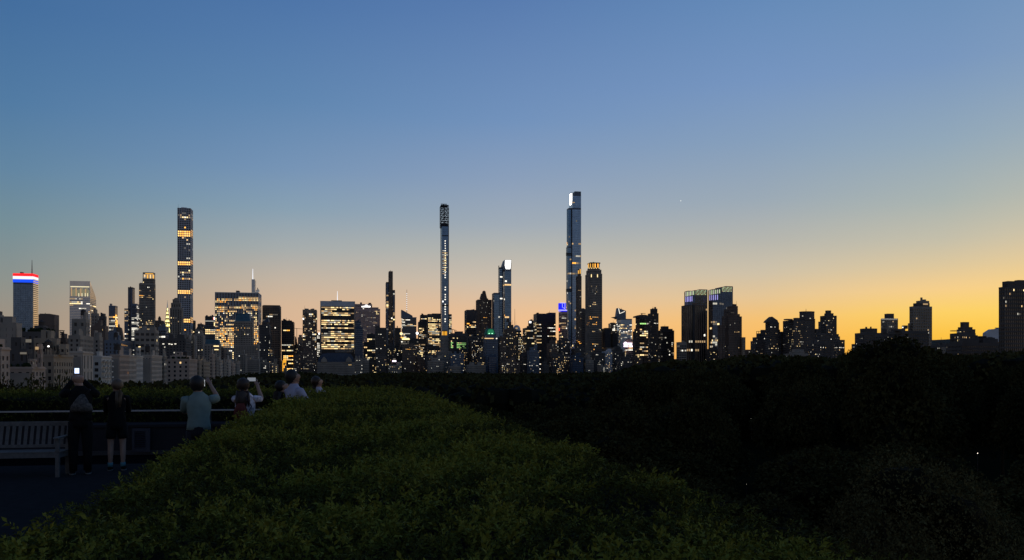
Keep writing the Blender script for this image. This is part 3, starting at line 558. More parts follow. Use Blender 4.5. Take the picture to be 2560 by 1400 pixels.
b = Bld('dark block with a small white sign behind the twin black slab', 1321, None, 1335, 2400, top=801, style=V_(OFF, wall='dark', lit=0.05)); b.glow('sign', 1323, 1328, 803, 807.5, GLOW['bright']).done()
Bld('dark office block with yellow middle floors left of the twin black slab', 1307, None, 1336, 1900, top=819, style=V_(OFF, wall='black', lit=0.2, mix='yellow'), lit=[(1318, 1336, 838, 862, 0.75, 'yellow'), (1307, 1336, 862, 930, 0.12, 'cool')]).clutter(2).done()
b = Bld('twin black slab tower with lit office strips on both sides of a dark middle', 1334, None, 1389, 2050, d=35, top=784, style=V_(OFF, wall='black', lit=0.42, run=0.9, crown=22, mix='ywhite', span=0.45), lit=[(1354, 1369, 700, 960, 0.0, None), (1369, 1390, 838, 845, 1.0, 'yellow'), (1370, 1390, 845, 960, 0.0, None), (1334, 1354, 850, 900, 0.6, 'yellow')])
b.tier(1366, 1389, 781.5, 784, 3, 30, V_(OFF, wall='black', lit=0)).slab(1341, 1347, 781.5, 784, 5, 12, darkm).mast(1374, 776, 782, 6, 0.3, darkm).slab(1353.5, 1368.5, 790, 935, -0.5, 0, WALL['black']).done()
b = Bld('slim tower crowned by a glowing royal blue box', 1397, None, 1418, 2000, top=779, style=V_(OFF, wall='rose', glass='smoke', lit=0.25, mix='mixed', span=0.3, pier=0.3), d=30)
g = MB(); u0, u1 = b.u(1400, 3), b.u(1415, 3); g.box(u0, u1, 3, 20, b.z(773), b.z(757), GLOW['royal']); b.extra.append(('crown_box', g))
b.glow('crown_ring', 1395.6, 1418, 774.5, 776.2, GLOW['ice'], -1.2, 0.5).glow('crown_ring', 1396.5, 1417.5, 776.4, 779, GLOW['royal'], -1.1, 0.5)
for (a, c, y0, y1) in ((1405.6, 1406.4, 759, 768), (1400, 1412, 757, 758), (1411.8, 1412.6, 757, 771)): b.glow('line_light', a, c, y0, y1, GLOW['ice'], 2.4, 0.3)
b.glow('line_light', 0, 0, 0, 0, GLOW['ice'], 2.4, 0.3, pts=[(1405.6, 768), (1406.6, 768), (1412.6, 771), (1412, 772)]).glow('red_sign', 1395.8, 1399, 820, 827, GLOW['redlamp']).done()
# tallest tower right
ce = V_(GLS, glass='steel', wall='bluegrey', span=0.1, pier=0.12, bay=3.5, fl=4.3, lit=0.01, mix='dim')
Lc = [(1415, 1455, 609, 614, 0.8, 'warm'), (1425, 1446, 656, 660, 0.9, 'warm'), (1415, 1455, 683, 687, 0.5, 'dim'), (1430, 1450, 590, 609, 0.25, 'dim'), (1415, 1455, 700, 930, 0.05, 'mixed'), (1415, 1440, 740, 800, 0.15, 'ywhite')]
b = Bld('tallest tower of the skyline, silvery glass with a white glow at the top left corner', 1417, 1430, 1452, 2044, d=34, style=ce, lit=Lc, name='supertall_tower')
b.tier(1430, 1452.5, 520, None, 0, 30, fr=True).tier(1417, 1431, 520, None, 3, 30, V_(ce, glass='blue')).tier(1427, 1452.5, 486, 520, 3, 28).poly([(1424, 520), (1431, 520), (1431, 479.5), (1424, 483)], 5, 26, WALL['silver']).slab(1430.6, 1452.6, 478.5, 486.5, 3, 27, WALL['bluegrey'])
b.glow('corner_light', 0, 0, 0, 0, GLOW['bright'], 4.2, 0.5, pts=[(1424, 513), (1426, 513.6), (1429, 511), (1430.3, 500), (1430.3, 482.5), (1424.2, 485)]).tier(1415.6, 1431, 616, None, 1.2, 26, V_(ce, glass='blue')).glow('floor_light', 1430, 1437, 505, 507, LIT[2], 2.2)
for y in (632, 636, 722, 726): b.slab(1415.4, 1431, y, y+3.4, 0.8, 3, WALL['black'])
b.slab(1429.3, 1431, 520, 900, -0.7, 0, WALL['dark']).done()
b = Bld('brown tower with an orange lit top in front of the tallest tower', 1440, None, 1453.5, 1780, top=690, style=V_(RES, wall='brown', lit=0.08, glass='smoke', pier=0.4), lit=[(1440, 1455, 700, 850, 0.12, 'dim'), (1440, 1455, 850, 860, 0.5, 'orange')], d=22, name='apartment_tower')
b.slab(1444, 1452.5, 672, 690, 4, 16, WALL['brown'], tx=0.6).glow('crown_light', 1445, 1447, 676, 684, GLOW['gold'], 3.4).glow('crown_light', 1449.5, 1451.5, 672.5, 684, GLOW['gold'], 3.4).done()
Bld('dark narrow block between the tallest tower and the gold crowned tower', 1452, None, 1465, 1950, top=772, style=V_(OFF, wall='dark', lit=0.04), d=25).slab(1454, 1461, 770.5, 772.2, 3, 10, WALL['dark']).done()
b = Bld('grey stone tower with a gold lit crown of arches right of the tallest tower', 1463.5, None, 1505, 1820, top=684, style=V_(RES, wall='grey', pier=0.45, span=0.45, lit=0.012, fl=3.9), lit=[(1480, 1490, 755, 762, 0.9, 'yellow'), (1480, 1488, 771, 774, 0.6, 'white'), (1470, 1479, 790, 801, 0.6, 'orange'), (1480, 1495, 790, 796, 0.95, 'orange'), (1464, 1500, 807, 813, 0.45, 'orange'), (1481, 1506, 828, 833, 0.6, 'warm'), (1481, 1495, 860, 864, 0.95, 'orange'), (1480, 1495, 871, 876, 0.95, 'orange'), (1470, 1500, 713, 731, 0.3, 'dim'), (1464, 1506, 880, 940, 0.04, 'mixed')], d=34, name='apartment_tower')
b.tier(1466, 1503, 674, 684, 1.5, 30).slab(1468.5, 1500, 669, 674, 3, 28, WALL['brown']).slab(1470, 1499, 657.5, 669, 4, 26, WALL['brown']).slab(1468, 1501, 656, 658.4, 3, 27, darkm)
for px in (1470.8, 1476, 1482.5, 1488, 1495): b.glow('crown_light', px-1, px+1, 659, 669.5, GLOW['gold'] if px < 1488 else LIT[4], 3.2, 0.5)
for px in (1472, 1478, 1484, 1490, 1497): b.glow('crown_light', px, px+2.2, 669.6, 671, LIT[1], 2.2, 0.4)
for px in (1478.5, 1493.8): b.glow('shoulder_light', px-0.9, px+0.9, 686, 693, LIT[1], -0.8)
b.mast(1484, 654.5, 657, 8, 1.2, darkm, 'roof_crane').done()
b = Bld('pair of joined black boxes on a pale podium right of the gold crowned tower', 1505, None, 1544, 1800, top=869, style=V_(OFF, wall='grey', lit=0.15, mix='ywhite', span=0.3), d=45); b.tier(1506, 1527, 820.5, 869, 3, 35, V_(OFF, wall='black', lit=0.0, span=1.0)).tier(1526.5, 1543.5, 833, 869, 1, 30, V_(OFF, wall='black', lit=0.0, span=1.0)).slab(1509, 1522, 819.6, 820.8, 6, 20, WALL['black']).done()
b = Bld('small tower with a pale green lit side next to the observation deck tower', 1521, None, 1541, 3000, top=808, style=V_(GLS, glass='smoke', wall='dark', lit=0.04, span=0.3), lit=[(1530, 1538, 813, 832, 0.85, 'white')], d=40); b.slab(1525, 1538, 806.4, 808.3, 3, 20, WALL['dark']).mast(1533, 800, 807, 10, 0.5, darkm).done()
hy = V_(GLS, glass='steel', wall='bluegrey', span=0.25, pier=0.05, lit=0.05, mix='white')
b = Bld('angular tower with a triangular observation deck jutting out to the left', 1541, None, 1580, 2950, top=797, style=hy, lit=[(1545, 1580, 797, 812, 0.0, None), (1548, 1580, 812, 838, 0.4, 'ywhite'), (1576, 1580, 797, 870, 0.75, 'white'), (1546, 1576, 838, 862, 0.22, 'dim')], d=50, name='office_tower')
b.poly([(1541, 797.5), (1565, 797.5), (1565, 777), (1545.5, 769.8), (1542.5, 790)], 1, 40, WALL['bluegrey']).poly([(1529.5, 793), (1543, 797.5), (1543, 791)], 4, 24, WALL['dark'])
for q in ([(1546, 771), (1547, 770.8), (1550, 784), (1549, 784.6)], [(1549, 784.6), (1549.6, 783.4), (1562, 777.8), (1562.4, 778.8)]): b.glow('line_light', 0, 0, 0, 0, LIT[3], 0.2, 0.5, pts=q)
b.mast(1554, 769, 773, 10, 0.6, darkm, 'roof_crane').done()
b = Bld('low building with a pink and white glowing sign board', 1562, None, 1590, 1850, top=848, style=V_(OFF, wall='rose', lit=0.2, mix='warm'), lit=[(1562, 1590, 874, 878, 0.95, 'white'), (1562, 1568, 878, 900, 0.8, 'yellow')], d=30)
b.glow('sign', 1559.5, 1580, 857, 862, GLOW['pinkish'], -2, 0.8).glow('sign', 1559.5, 1570.5, 863.6, 867.4, GLOW['pinkish'], -2, 0.8).glow('sign', 1573, 1581, 863.6, 867.4, GLOW['pinkish'], -2, 0.8).slab(1562, 1566, 854.8, 857, -2, -1.2, GLOW['pinkish']).done()
b = Bld('curved top office tower crossed by diagonal lines with yellow lower floors', 1589, None, 1621, 1750, top=793, style=V_(GLS, glass='smoke', wall='dark', span=0.35, pier=0.1, lit=0.12, mix='ywhite', run=0.6), lit=[(1599, 1620, 820, 848, 0.7, 'yellow'), (1599, 1620, 856, 893, 0.75, 'yellow'), (1601, 1616, 806, 818, 0.35, 'green')], d=35)
b.poly([(1589, 793.5), (1620, 793.5), (1619, 788), (1612, 786.6), (1600, 787), (1589.5, 790)], 0, 33, WALL['dark'])
for (x0, y0, x1, y1) in ((1610, 787, 1618, 815), (1609, 790, 1602, 808)): b.glow('facade_line', 0, 0, 0, 0, WALL['tan'], -0.9, 0.4, pts=[(x0, y0), (x0+0.7, y0), (x1+0.7, y1), (x1, y1)][::-1])
b.slab(1602, 1614, 783, 784, 8, 10, darkm).slab(1604, 1606, 784, 788, 8, 10, darkm).done()
b = Bld('tall dark apartment tower with a raised box on its roof left of the squat hotel', 1620, None, 1646, 1700, top=783, style=V_(RES, wall='dark', glass='smoke', lit=0.04, pier=0.35, mix='dim'), lit=[(1620, 1646, 805, 812, 0.3, 'white'), (1620, 1646, 866, 915, 0.14, 'ywhite')], d=28, name='apartment_tower'); b.tier(1626, 1643, 771.5, 783, 3, 22, V_(RES, wall='dark', lit=0, crown=8)).done()
b = Bld('squat black hotel tower with scattered lights and a small roof box', 1647, 1653, 1685, 1620, top=826, style=V_(RES, wall='black', glass='smoke', lit=0.13, run=0.4, mix='cool', span=0.3, pier=0.2), d=30, name='hotel_tower'); b.tier(1650, 1681, 822, 826, 2, 26, V_(RES, wall='black', lit=0)).tier(1652, 1671, 815.5, 822, 4, 18, V_(RES, wall='black', lit=0)).mast(1662, 811, 816, 8, 0.3, darkm).done()
# twin glass towers with fin crowns
for (xa, xc, xb, yl, yr, lab, lx) in ((1711, 1738, 1768.5, 726, 723.5, 'left one of two twin glass towers with pale green fin crowns', [(1711, 1770, 740, 750, 0.2, 'dim')]), (1771, 1804, 1832, 722, 715.5, 'right one of two twin glass towers with pale green fin crowns, blue lower facade', [(1780, 1832, 760, 763, 0.35, 'dim'), (1775, 1796, 806, 880, 0.22, 'yellow')])):
    b = Bld(lab, xa, None, xb, 1650, d=35, style=V_(GLS, glass='navy', wall='bluegrey', span=0.15, pier=0.1, lit=0.015), lit=lx, name='glass_tower')
    b.tier(xa, xc, yl+4, None, 0, 30, V_(GLS, glass='navy', wall='slate', span=0.1, pier=0.06, lit=0.01)).tier(xc, xb, yr+2, None, 4, 35, V_(GLS, glass='smoke' if xa < 1750 else 'navy', wall='bluegrey', span=0.15, pier=0.1, lit=0.02), fr=True)
    b.slab(xa, xc, yl+1, yl+4.2, 0, 30, WALL['slate']).slab(xc, xb, yr, yr+2.2, 4, 35, WALL['slate'])
    n = 6
    for i in range(n):
        x = xa+3+i*(xc-xa-4)/n; y = yl+3.5-i*0.4
        b.glow('fin_light', x, x+1.9, y, y+11.5-i*0.4, GLOW['fin'] if i % 2 else LIT[7], -1.2)
    for i in range(5):
        x = xa+3.4+i*(xc-xa-4)/n; y = yl+16-i*0.4; b.glow('line_light', x, x+0.7, y, y+13, GLOW['violet'], -1.2)
    for i in range(8):
        x = xc+1.5+i*(xb-xc-3)/8
        for k in range(4): b.glow('fin_light', x, x+1.4, yr+2+k*3.2, yr+4+k*3.2, GLOW['fin'] if (i+k) % 3 else LIT[2], 3)
    b.done()
b = Bld('dark tower with vertical metallic stripes in front of the left twin tower', 1704, 1716, 1764, 1560, top=763, style=V_(OFF, wall='brown', glass='smoke', span=0.0, pier=0.3, bay=4.5, lit=0.03, mix='dim', crown=2), lit=[(1716, 1765, 763, 800, 0.05, 'dim'), (1716, 1765, 840, 880, 0.05, 'ywhite'), (1732, 1745, 890, 915, 0.6, 'ywhite')], d=30, name='hotel_tower')
b.tier(1732, 1736, 762, None, -0.7, 1, V_(OFF, wall='black', lit=0, span=1.0)).clutter(1).done()
b = Bld('low grey office block with striped light rows left of the metallic striped tower', 1691.5, None, 1716, 1500, top=855, style=V_(OFF, wall='grey', lit=0.0), lit=[(1693, 1714, 860, 880, 0.8, 'cool')], d=25, name='office_block', cat='building').done()
b = Bld('broad brown tower stepping down to the right in front of the right twin tower', 1810, None, 1844, 1500, top=772, style=V_(CPS, wall='brown', lit=0.02, mix='dim'), lit=[(1836, 1850, 828, 832, 0.8, 'yellow'), (1836, 1848, 806, 811, 0.25, 'ywhite'), (1795, 1850, 860, 890, 0.03, 'mixed')], d=30, name='apartment_tower')
b.tier(1818, 1844, 765, 772, 2, 25).tier(1843, 1849, 785, None, 0, 25).tier(1848, 1854, 791, None, 1, 25).tier(1805, 1812, 790, None, -1, 25).tier(1795, 1806, 812, None, -2, 20).done()
Bld('pale narrow block at the right foot of the brown stepping tower', 1853, None, 1863, 1500, top=843, style=V_(CPS, wall='tan', lit=0.0), name='apartment_block', cat='building', d=20).done()
Bld('very low rooftops with a white lamp right of the pale narrow block', 1863, None, 1878, 1400, top=874, style=V_(CPS, lit=0.1, mix='white'), name='apartment_block', cat='building', d=20).done()
# right half, against the glow
DK = V_(CPS, wall='dark', glass='smoke', lit=0.05, mix='dimmer', fl=3.3, bay=1.9, pier=0.45, span=0.6)
b = Bld('terraced block with an open roof frame left of the pointed tower', 1877, None, 1915, 1350, top=852, style=V_(DK, lit=0.12), d=30, name='apartment_block', cat='apartment building')
b.tier(1882, 1900, 843, 852, 1, 20).tier(1892, 1915, 833, 852, 3, 22).slab(1901, 1915, 824.5, 833, 4, 16, WALL['dark'])
g = MB()
for px in (1891.5, 1897, 1902): u = b.u(px, 2); g.box(u-0.3, u+0.3, 2, 2.6, b.z(843, u, 2), b.z(828, u, 2), darkm)
g.box(b.u(1891.2, 2), b.u(1915, 2), 2, 2.6, b.z(829, 0, 2), b.z(827.8, 0, 2), darkm); b.extra.append(('roof_frame', g)); b.done()
b = Bld('dark tower with a pointed pyramid top', 1914, None, 1947, 1300, top=806, style=V_(DK, pier=0.35, lit=0.05), lit=[(1928, 1946, 868, 876, 0.7, 'yellow'), (1914, 1940, 814, 820, 0.3, 'white')], d=28, name='apartment_tower')
b.poly([(1915, 806.5), (1946, 806.5), (1944.5, 801), (1931, 791.5), (1929, 791.5), (1916.5, 802.5)], 1, 25, WALL['dark']).tier(1944, 1949.5, 824, None, 3, 25).done()
Bld('small dark block right of the pointed tower', 1948, None, 1960, 1320, top=829, style=DK, d=22, name='apartment_block', cat='building').done()
b = Bld('wide rounded apartment tower with a drum penthouse and a thin finial', 1958, None, 2037, 1280, top=800, style=V_(DK, lit=0.08, run=0.3), lit=[(1990, 2005, 800, 870, 0.35, 'ywhite'), (1968, 1984, 828, 868, 0.25, 'yellow')], d=35, name='apartment_tower')
b.tier(1960, 1981, 797, 800, 1, 25, V_(DK, lit=0)).tier(1984, 2000, 794.5, 800, 1, 25, V_(DK, lit=0)).tier(2000, 2037, 797, 800, -1, 25, V_(DK, lit=0))
g = MB(); u0, u1 = b.u(2000, 12), b.u(2034.5, 12); c = (u0+u1)/2; z0 = b.z(797, c, 12); z1 = b.z(779, c, 12); g.loft([(c, 12, z0-0.3, (u1-u0)/2, 9), (c, 12, z1-1.5, (u1-u0)/2, 9), (c, 12, z1-1.4, (u1-u0)/2+0.6, 9.4), (c, 12, z1, (u1-u0)/2, 9)], WALL['dark'], 20); b.extra.append(('penthouse', g))
for px, py in ((2005.5, 789), (2024.5, 795)): b.glow('penthouse_light', px, px+2.4, py, py+2, LIT[7], 2.2)
b.mast(2015, 772, 779, 12, 0.5, darkm, 'finial').tier(2036, 2047, 822, None, 2, 22).done()
b = Bld('tall block with a stacked box top right of the rounded tower', 2051, None, 2091, 1200, top=789, style=V_(DK, lit=0.08), lit=[(2068, 2084, 795, 835, 0.3, 'mixed'), (2052, 2084, 832, 836, 0.5, 'white')], d=28, name='apartment_tower')
b.tier(2061.5, 2083, 783, 789, 2, 22, V_(DK, lit=0)).tier(2064, 2077, 776, 783, 4, 18, V_(DK, lit=0)).tier(2046.5, 2052, 804, None, 2, 22).tier(2037, 2075, 833, None, -5, 10).done()
b = Bld('lower terraced block descending right beside the orange gap', 2085, None, 2111, 1120, top=849.5, style=V_(DK, lit=0.15), lit=[(2088, 2110, 869, 873, 0.8, 'white')], d=28, name='apartment_block', cat='apartment building'); b.tier(2085, 2099, 841, 849.5, 2, 22).tier(2092, 2096, 835, 841, 3, 9).done()
b = Bld('stepped dark block rising right of the orange gap', 2138, None, 2201, 1050, top=832, style=V_(DK, lit=0.05, mix='cool'), d=30, name='apartment_block', cat='apartment building')
b.tier(2151, 2192, 821, 832, 2, 25).tier(2130, 2139, 860, None, 1, 25).tier(2126.5, 2131, 878, None, 2, 25).slab(2163, 2168, 817, 821.2, 4, 10, WALL['dark']).slab(2175, 2179, 816.5, 821.2, 4, 9, WALL['dark']).done()
b = Bld('small tower with a bright roof rim and a square box on top', 2203, None, 2244, 1100, top=796, style=V_(DK, wall='grey', span=0.4, pier=0.3, lit=0.1, mix='dim', bay=2.6), lit=[(2203, 2218, 804, 830, 0.3, 'cool')], d=28, name='apartment_tower')
b.slab(2211, 2235, 784, 796, 3, 20, WALL['dark']).slab(2203, 2244, 796.2, 799.5, -0.5, -0.3, WALL['silver']).done()
b = Bld('taller gridded tower with a recessed crown left of the yellow gap', 2278, 2283, 2329, 980, top=766, style=V_(DK, wall='grey', span=0.38, pier=0.3, lit=0.035, bay=2.9), d=30, name='apartment_tower')
b.tier(2284, 2323, 758, 766, 1, 26, V_(DK, lit=0)).tier(2291.5, 2322, 752, 758, 2, 24, V_(DK, wall='grey', lit=0.0)).glow('crown_light', 2308, 2320, 758.5, 762, LIT[2], 0.4, 0.2).tier(2271, 2282, 808, None, 3, 24).done()
b = Bld('long low apartment block in front of the gridded tower', 2222, None, 2320, 820, top=827, style=V_(DK, wall='dark', lit=0.02), d=30, name='apartment_block', cat='apartment building')
b.tier(2228, 2262, 822, 827, 3, 25).tier(2256, 2268, 813.5, 822, 6, 15, V_(DK, lit=0.5, mix='white')).glow('roof_light', 2256, 2264, 817, 820, LIT[3], 5.6).done()
b = Bld('low rooftops with faint white lights under the far ridge', 2328, None, 2372, 900, top=862, style=V_(DK, lit=0.12, mix='cool'), d=30, name='apartment_block', cat='apartment building'); b.tier(2352, 2372, 868, None, -6, 0, V_(DK, wall='grey', lit=0.1, mix='cool')).done()
b = Bld('ziggurat apartment house stepping up to a square tower', 2376, None, 2438, 850, top=833, style=V_(DK, lit=0.1, span=0.4), lit=[(2392, 2412, 828, 860, 0.75, 'ywhite')], d=34, name='apartment_tower')
for (xa, xb, yt, yb, v) in ((2393, 2437, 823, 833, 2), (2396, 2430, 817.5, 823, 4), (2402, 2421.5, 805, 817.5, 6)): b.tier(xa, xb, yt, yb, v, 30-v, V_(DK, lit=0))
b.tier(2437, 2443, 838, None, 2, 26).tier(2442, 2447, 846, None, 3, 26).slab(2375, 2395, 826, 828, 0.5, 14, WALL['dark']).done()
g = empty('trestle_roof', at(2448, 875, 900), 'open dark roof trestle between the ziggurat house and the pale sheds', 'trestle', TH)
t = MB(); sc = 900/F
for i in range(7): t.box(i*3.4*sc-0.3, i*3.4*sc+0.3, 0, 6, -2-30, 34*sc, darkm)
for z in (34, 27.5): t.box(0, 21*sc, 0, 6, z*sc-0.5, z*sc+0.4, darkm)
t.build('frame', g)
b = Bld('pale glazed block with a sloping roof at the right edge', 2466, None, 2512, 1000, top=842, style=V_(OFF, wall='concrete', glass='smoke', lit=0.08, mix='cool', pier=0.2, span=0.3), d=25, name='glazed_block', cat='building'); b.poly([(2466, 842.5), (2512, 842.5), (2512, 817), (2494, 822), (2481, 823), (2467, 832)], 0.2, 24, WALL['concrete']).slab(2487, 2498, 819, 820.6, 4, 9, darkm).done()
b = Bld('long dark street wall of low houses below the ziggurat house', 2366, None, 2510, 760, top=857, style=V_(DK, lit=0.015), d=20, name='row_house', cat='building'); b.clutter(4).done()
b = Bld('big dark apartment block cut by the right edge of the picture', 2508, 2512, 2640, 700, top=718, style=V_(DK, wall='dark', lit=0.012, pier=0.3, span=0.4, mix='yellow', crown=1.5), lit=[(2506, 2516, 725, 780, 0.15, 'dim'), (2540, 2570, 783, 790, 0.4, 'dim')], d=30, name='apartment_block', cat='apartment building')
b.tier(2520, 2640, 704, 718, 0.4, 26, V_(DK, wall='dark', lit=0.0), fr=True).slab(2512, 2515, 714, 718, 2, 4, darkm).slab(2536, 2640, 701, 704, 4, 20, WALL['brown']).done()

# ---- low street wall along the far edge of the park, centre
random.seed(19)
CPSROW = [  # xa, xb, top row, depth, wall, lit, mix, label
 (596, 618, 884, 1330, 'grey', 0.03, 'white', 'grey block with thin chimneys right of the stacked avenue fronts'),
 (618, 650, 897, 1380, 'grey', 0.02, 'dim', 'plain grey house behind the left treetops, right of the thin chimneys'),
 (648, 675, 905, 1480, 'grey', 0.06, 'white', 'wide low white-striped house under the dark spire hotel'),
 (664, 690, 895, 1560, 'dark', 0.10, 'mixed', 'dark house with an eave line under the broad dark tower'),
 (680, 695, 911, 1450, 'tan', 0.3, 'yellow', 'small tan house with six yellow windows by the treetops'),
 (735, 752, 888, 1600, 'brown', 0.2, 'cool', 'brown house below the gap between two towers'),
 (742, 760, 868, 1690, 'brown', 0.2, 'mixed', 'stepped brown house left of the terraced apartment house'),
 (887, 906, 896, 1560, 'grey', 0.06, 'white', 'grey annex right of the white chateau hotel'),
 (904, 922, 900, 1570, 'grey', 0.03, 'cool', 'pale low house with a dark square opening'),
 (917, 941, 905, 1600, 'dark', 0.08, 'yellow', 'dark low house under the stacked amber floors'),
 (940, 966, 890, 1590, 'dark', 0.12, 'ywhite', 'dark gridded house at the foot of the apartment tower'),
 (962, 990, 868, 1680, 'dark', 0.2, 'yellow', 'dark block with amber floors under the faceted tower'),
 (970, 1004, 912, 1560, 'grey', 0.12, 'yellow', 'curved pale house with a pink sign on its roof'),
 (985, 1012, 872, 1700, 'black', 0.15, 'ywhite', 'black block behind the pink sign'),
 (1005, 1044, 864, 1650, 'brown', 0.05, 'mixed', 'broad brown block with one row of orange windows'),
 (1042, 1066, 892, 1640, 'brown', 0.08, 'cool', 'brown house beneath the narrow amber tower'),
 (1062, 1092, 888, 1620, 'dark', 0.12, 'warm', 'dark block left of the orange crowned tower'),
 (1068, 1110, 902, 1580, 'grey', 0.04, 'white', 'grey low house left below the orange crowned tower'),
 (1124, 1160, 884, 1640, 'bluegrey', 0.06, 'mixed', 'blue grey twin-wing house below the green lit windows'),
 (1148, 1168, 873, 1700, 'black', 0.25, 'warm', 'black block with dotted warm edges below the green lit windows'),
 (1120, 1152, 915, 1560, 'grey', 0.04, 'yellow', 'pale low house at the treetops below the green lit windows'),
 (1168, 1192, 840, 1720, 'dark', 0.07, 'cool', 'dark flat block left of the domed tower'),
 (1176, 1206, 848, 1700, 'dark', 0.25, 'ywhite', 'dark office block with greenish rows under the domed tower'),
 (1164, 1214, 912, 1580, 'grey', 0.03, 'cool', 'two stepped pale houses left of the green roofed hotel'),
 (1196, 1212, 890, 1610, 'dark', 0.2, 'yellow', 'narrow house with yellow windows touching the green roofed hotel'),
 (1244, 1266, 842, 1650, 'brown', 0.1, 'cool', 'brown tower block right of the green roofed hotel'),
 (1262, 1290, 822, 1670, 'brown', 0.1, 'mixed', 'tapered brown block right below the blue stepped tower'),
 (1290, 1308, 840, 1700, 'black', 0.45, 'ywhite', 'black block with stacked lit rows under the pale dome'),
 (1250, 1300, 905, 1560, 'brown', 0.2, 'mixed', 'low brown house with many small lights by the treetops'),
 (1300, 1322, 886, 1620, 'dark', 0.12, 'cool', 'dark house below the yellow middle floors'),
 (1318, 1348, 876, 1600, 'bluegrey', 0.10, 'cool', 'blue grey house with a row of round lamps at its base'),
 (1352, 1372, 912, 1560, 'dark', 0.03, 'cool', 'dark low house under the twin black slab'),
 (1367, 1396, 858, 1640, 'brown', 0.2, 'cool', 'brown block under the right strip of the twin black slab'),
 (1376, 1424, 888, 1590, 'dark', 0.2, 'yellow', 'long dark house with scattered yellow lights'),
 (1393, 1425, 850, 1660, 'dark', 0.12, 'mixed', 'dark block under the royal blue crowned tower'),
 (1424, 1458, 894, 1570, 'slate', 0.05, 'yellow', 'deep blue house below the tallest tower'),
 (1430, 1462, 870, 1640, 'dark', 0.05, 'dim', 'dark block at the foot of the tallest tower'),
 (1457, 1484, 900, 1580, 'grey', 0.08, 'mixed', 'pale ribbed house below the gold crowned tower'),
 (1480, 1512, 882, 1620, 'dark', 0.10, 'white', 'dark block at the right foot of the gold crowned tower'),
 (1505, 1530, 878, 1640, 'concrete', 0.25, 'warm', 'pale ribbed block with warm windows below the black boxes'),
 (1494, 1520, 915, 1540, 'grey', 0.2, 'white', 'small pale house by the treetops below the black boxes'),
 (1528, 1562, 880, 1650, 'dark', 0.12, 'white', 'dark block left below the pink and white sign'),
 (1540, 1580, 900, 1580, 'dark', 0.1, 'white', 'low dark house under the pink and white sign'),
 (1578, 1606, 893, 1600, 'brown', 0.15, 'yellow', 'low brown house below the yellow lower floors'),
 (1582, 1600, 828, 1800, 'dark', 0.06, 'mixed', 'dark side block left of the curved top tower'),
 (1764, 1812, 872, 1540, 'dark', 0.04, 'yellow', 'wide dark podium block between the twin towers and the treetops'),
 (1960, 2020, 884, 1150, 'grey', 0.01, 'white', 'long pale museum-like block in front of the rounded tower'),
 (2016, 2060, 856, 1180, 'dark', 0.10, 'ywhite', 'dark block in front of the stacked box tower'),
 (2190, 2232, 836, 1000, 'dark', 0.03, 'white', 'dark block joining the small rim-lit tower to the long low block'),
]
for (xa, xb, yt, Y, w, l, mx, lab) in CPSROW:
    st = V_(CPS, wall=w, lit=l*1.35, mix=mx, bay=random.choice([1.8, 2.1, 2.5]), pier=random.uniform(0.35, 0.55))
    lit = []
    if 'one row of orange' in lab: lit = [(1014, 1040, 873, 876, 1, 'warm')]
    if 'round lamps' in lab: lit = [(1318, 1348, 913, 917, 0.5, 'white')]
    if 'six yellow' in lab: lit = [(680, 692, 912, 922, 0.6, 'yellow')]
    b = Bld(lab, xa, None, xb, Y, top=yt, style=st, d=random.uniform(18, 26), name='apartment_house', cat='building', lit=lit)
    if 'pink sign on its roof' in lab: b.glow('sign', 981, 990.5, 901, 904.5, GLOW['pinkish'], 0, 1).glow('sign', 983, 989, 896, 900, LIT[6], 0, 1)
    if 'tapered' in lab: b.tier(xa+5, xb-7, yt-10, yt, 3, 15).tier(xa+9, xb-12, yt-17, yt-10, 5, 13)
    if b.rng.random() < 0.5 and 'tapered' not in lab:
        q = (xb-xa)*0.22; b.tier(xa+q, xb-q*b.rng.uniform(0.5, 1.5), yt-b.rng.uniform(4, 8), yt, 4, 14, V_(st, lit=0.05))
    b.clutter(b.rng.randint(1, 3), tank=b.rng.random() < 0.35); b.done()
    if 'round lamps' in lab:
        pass
# white chateau hotel
b = Bld('white chateau hotel with a navy mansard roof and gables below the black slab', 793, None, 887, 1560, top=905, style=V_(CPS, wall='grey', pier=0.6, span=0.5, lit=0.0, crown=1), lit=[(854, 884, 911, 917, 0.45, 'gold')], d=35, name='chateau_hotel', cat='hotel')
b.poly([(794, 905), (886, 905), (883, 893), (877, 884), (806, 884), (798, 892)], 2, 30, WALL['slate']).slab(816, 868, 882.5, 884.3, 5, 25, WALL['slate'])
for px in (810, 872): b.poly([(px-8, 905.5), (px+8, 905.5), (px+7, 899), (px+1, 892), (px-1, 892), (px-7, 899)], -1.5, 6, WALL['grey'])
for px in (822, 832, 842, 852, 860): b.poly([(px-2, 905), (px+2, 905), (px+2, 900.5), (px, 898.5), (px-2, 900.5)], 0, 5, WALL['slate'])
b.done()

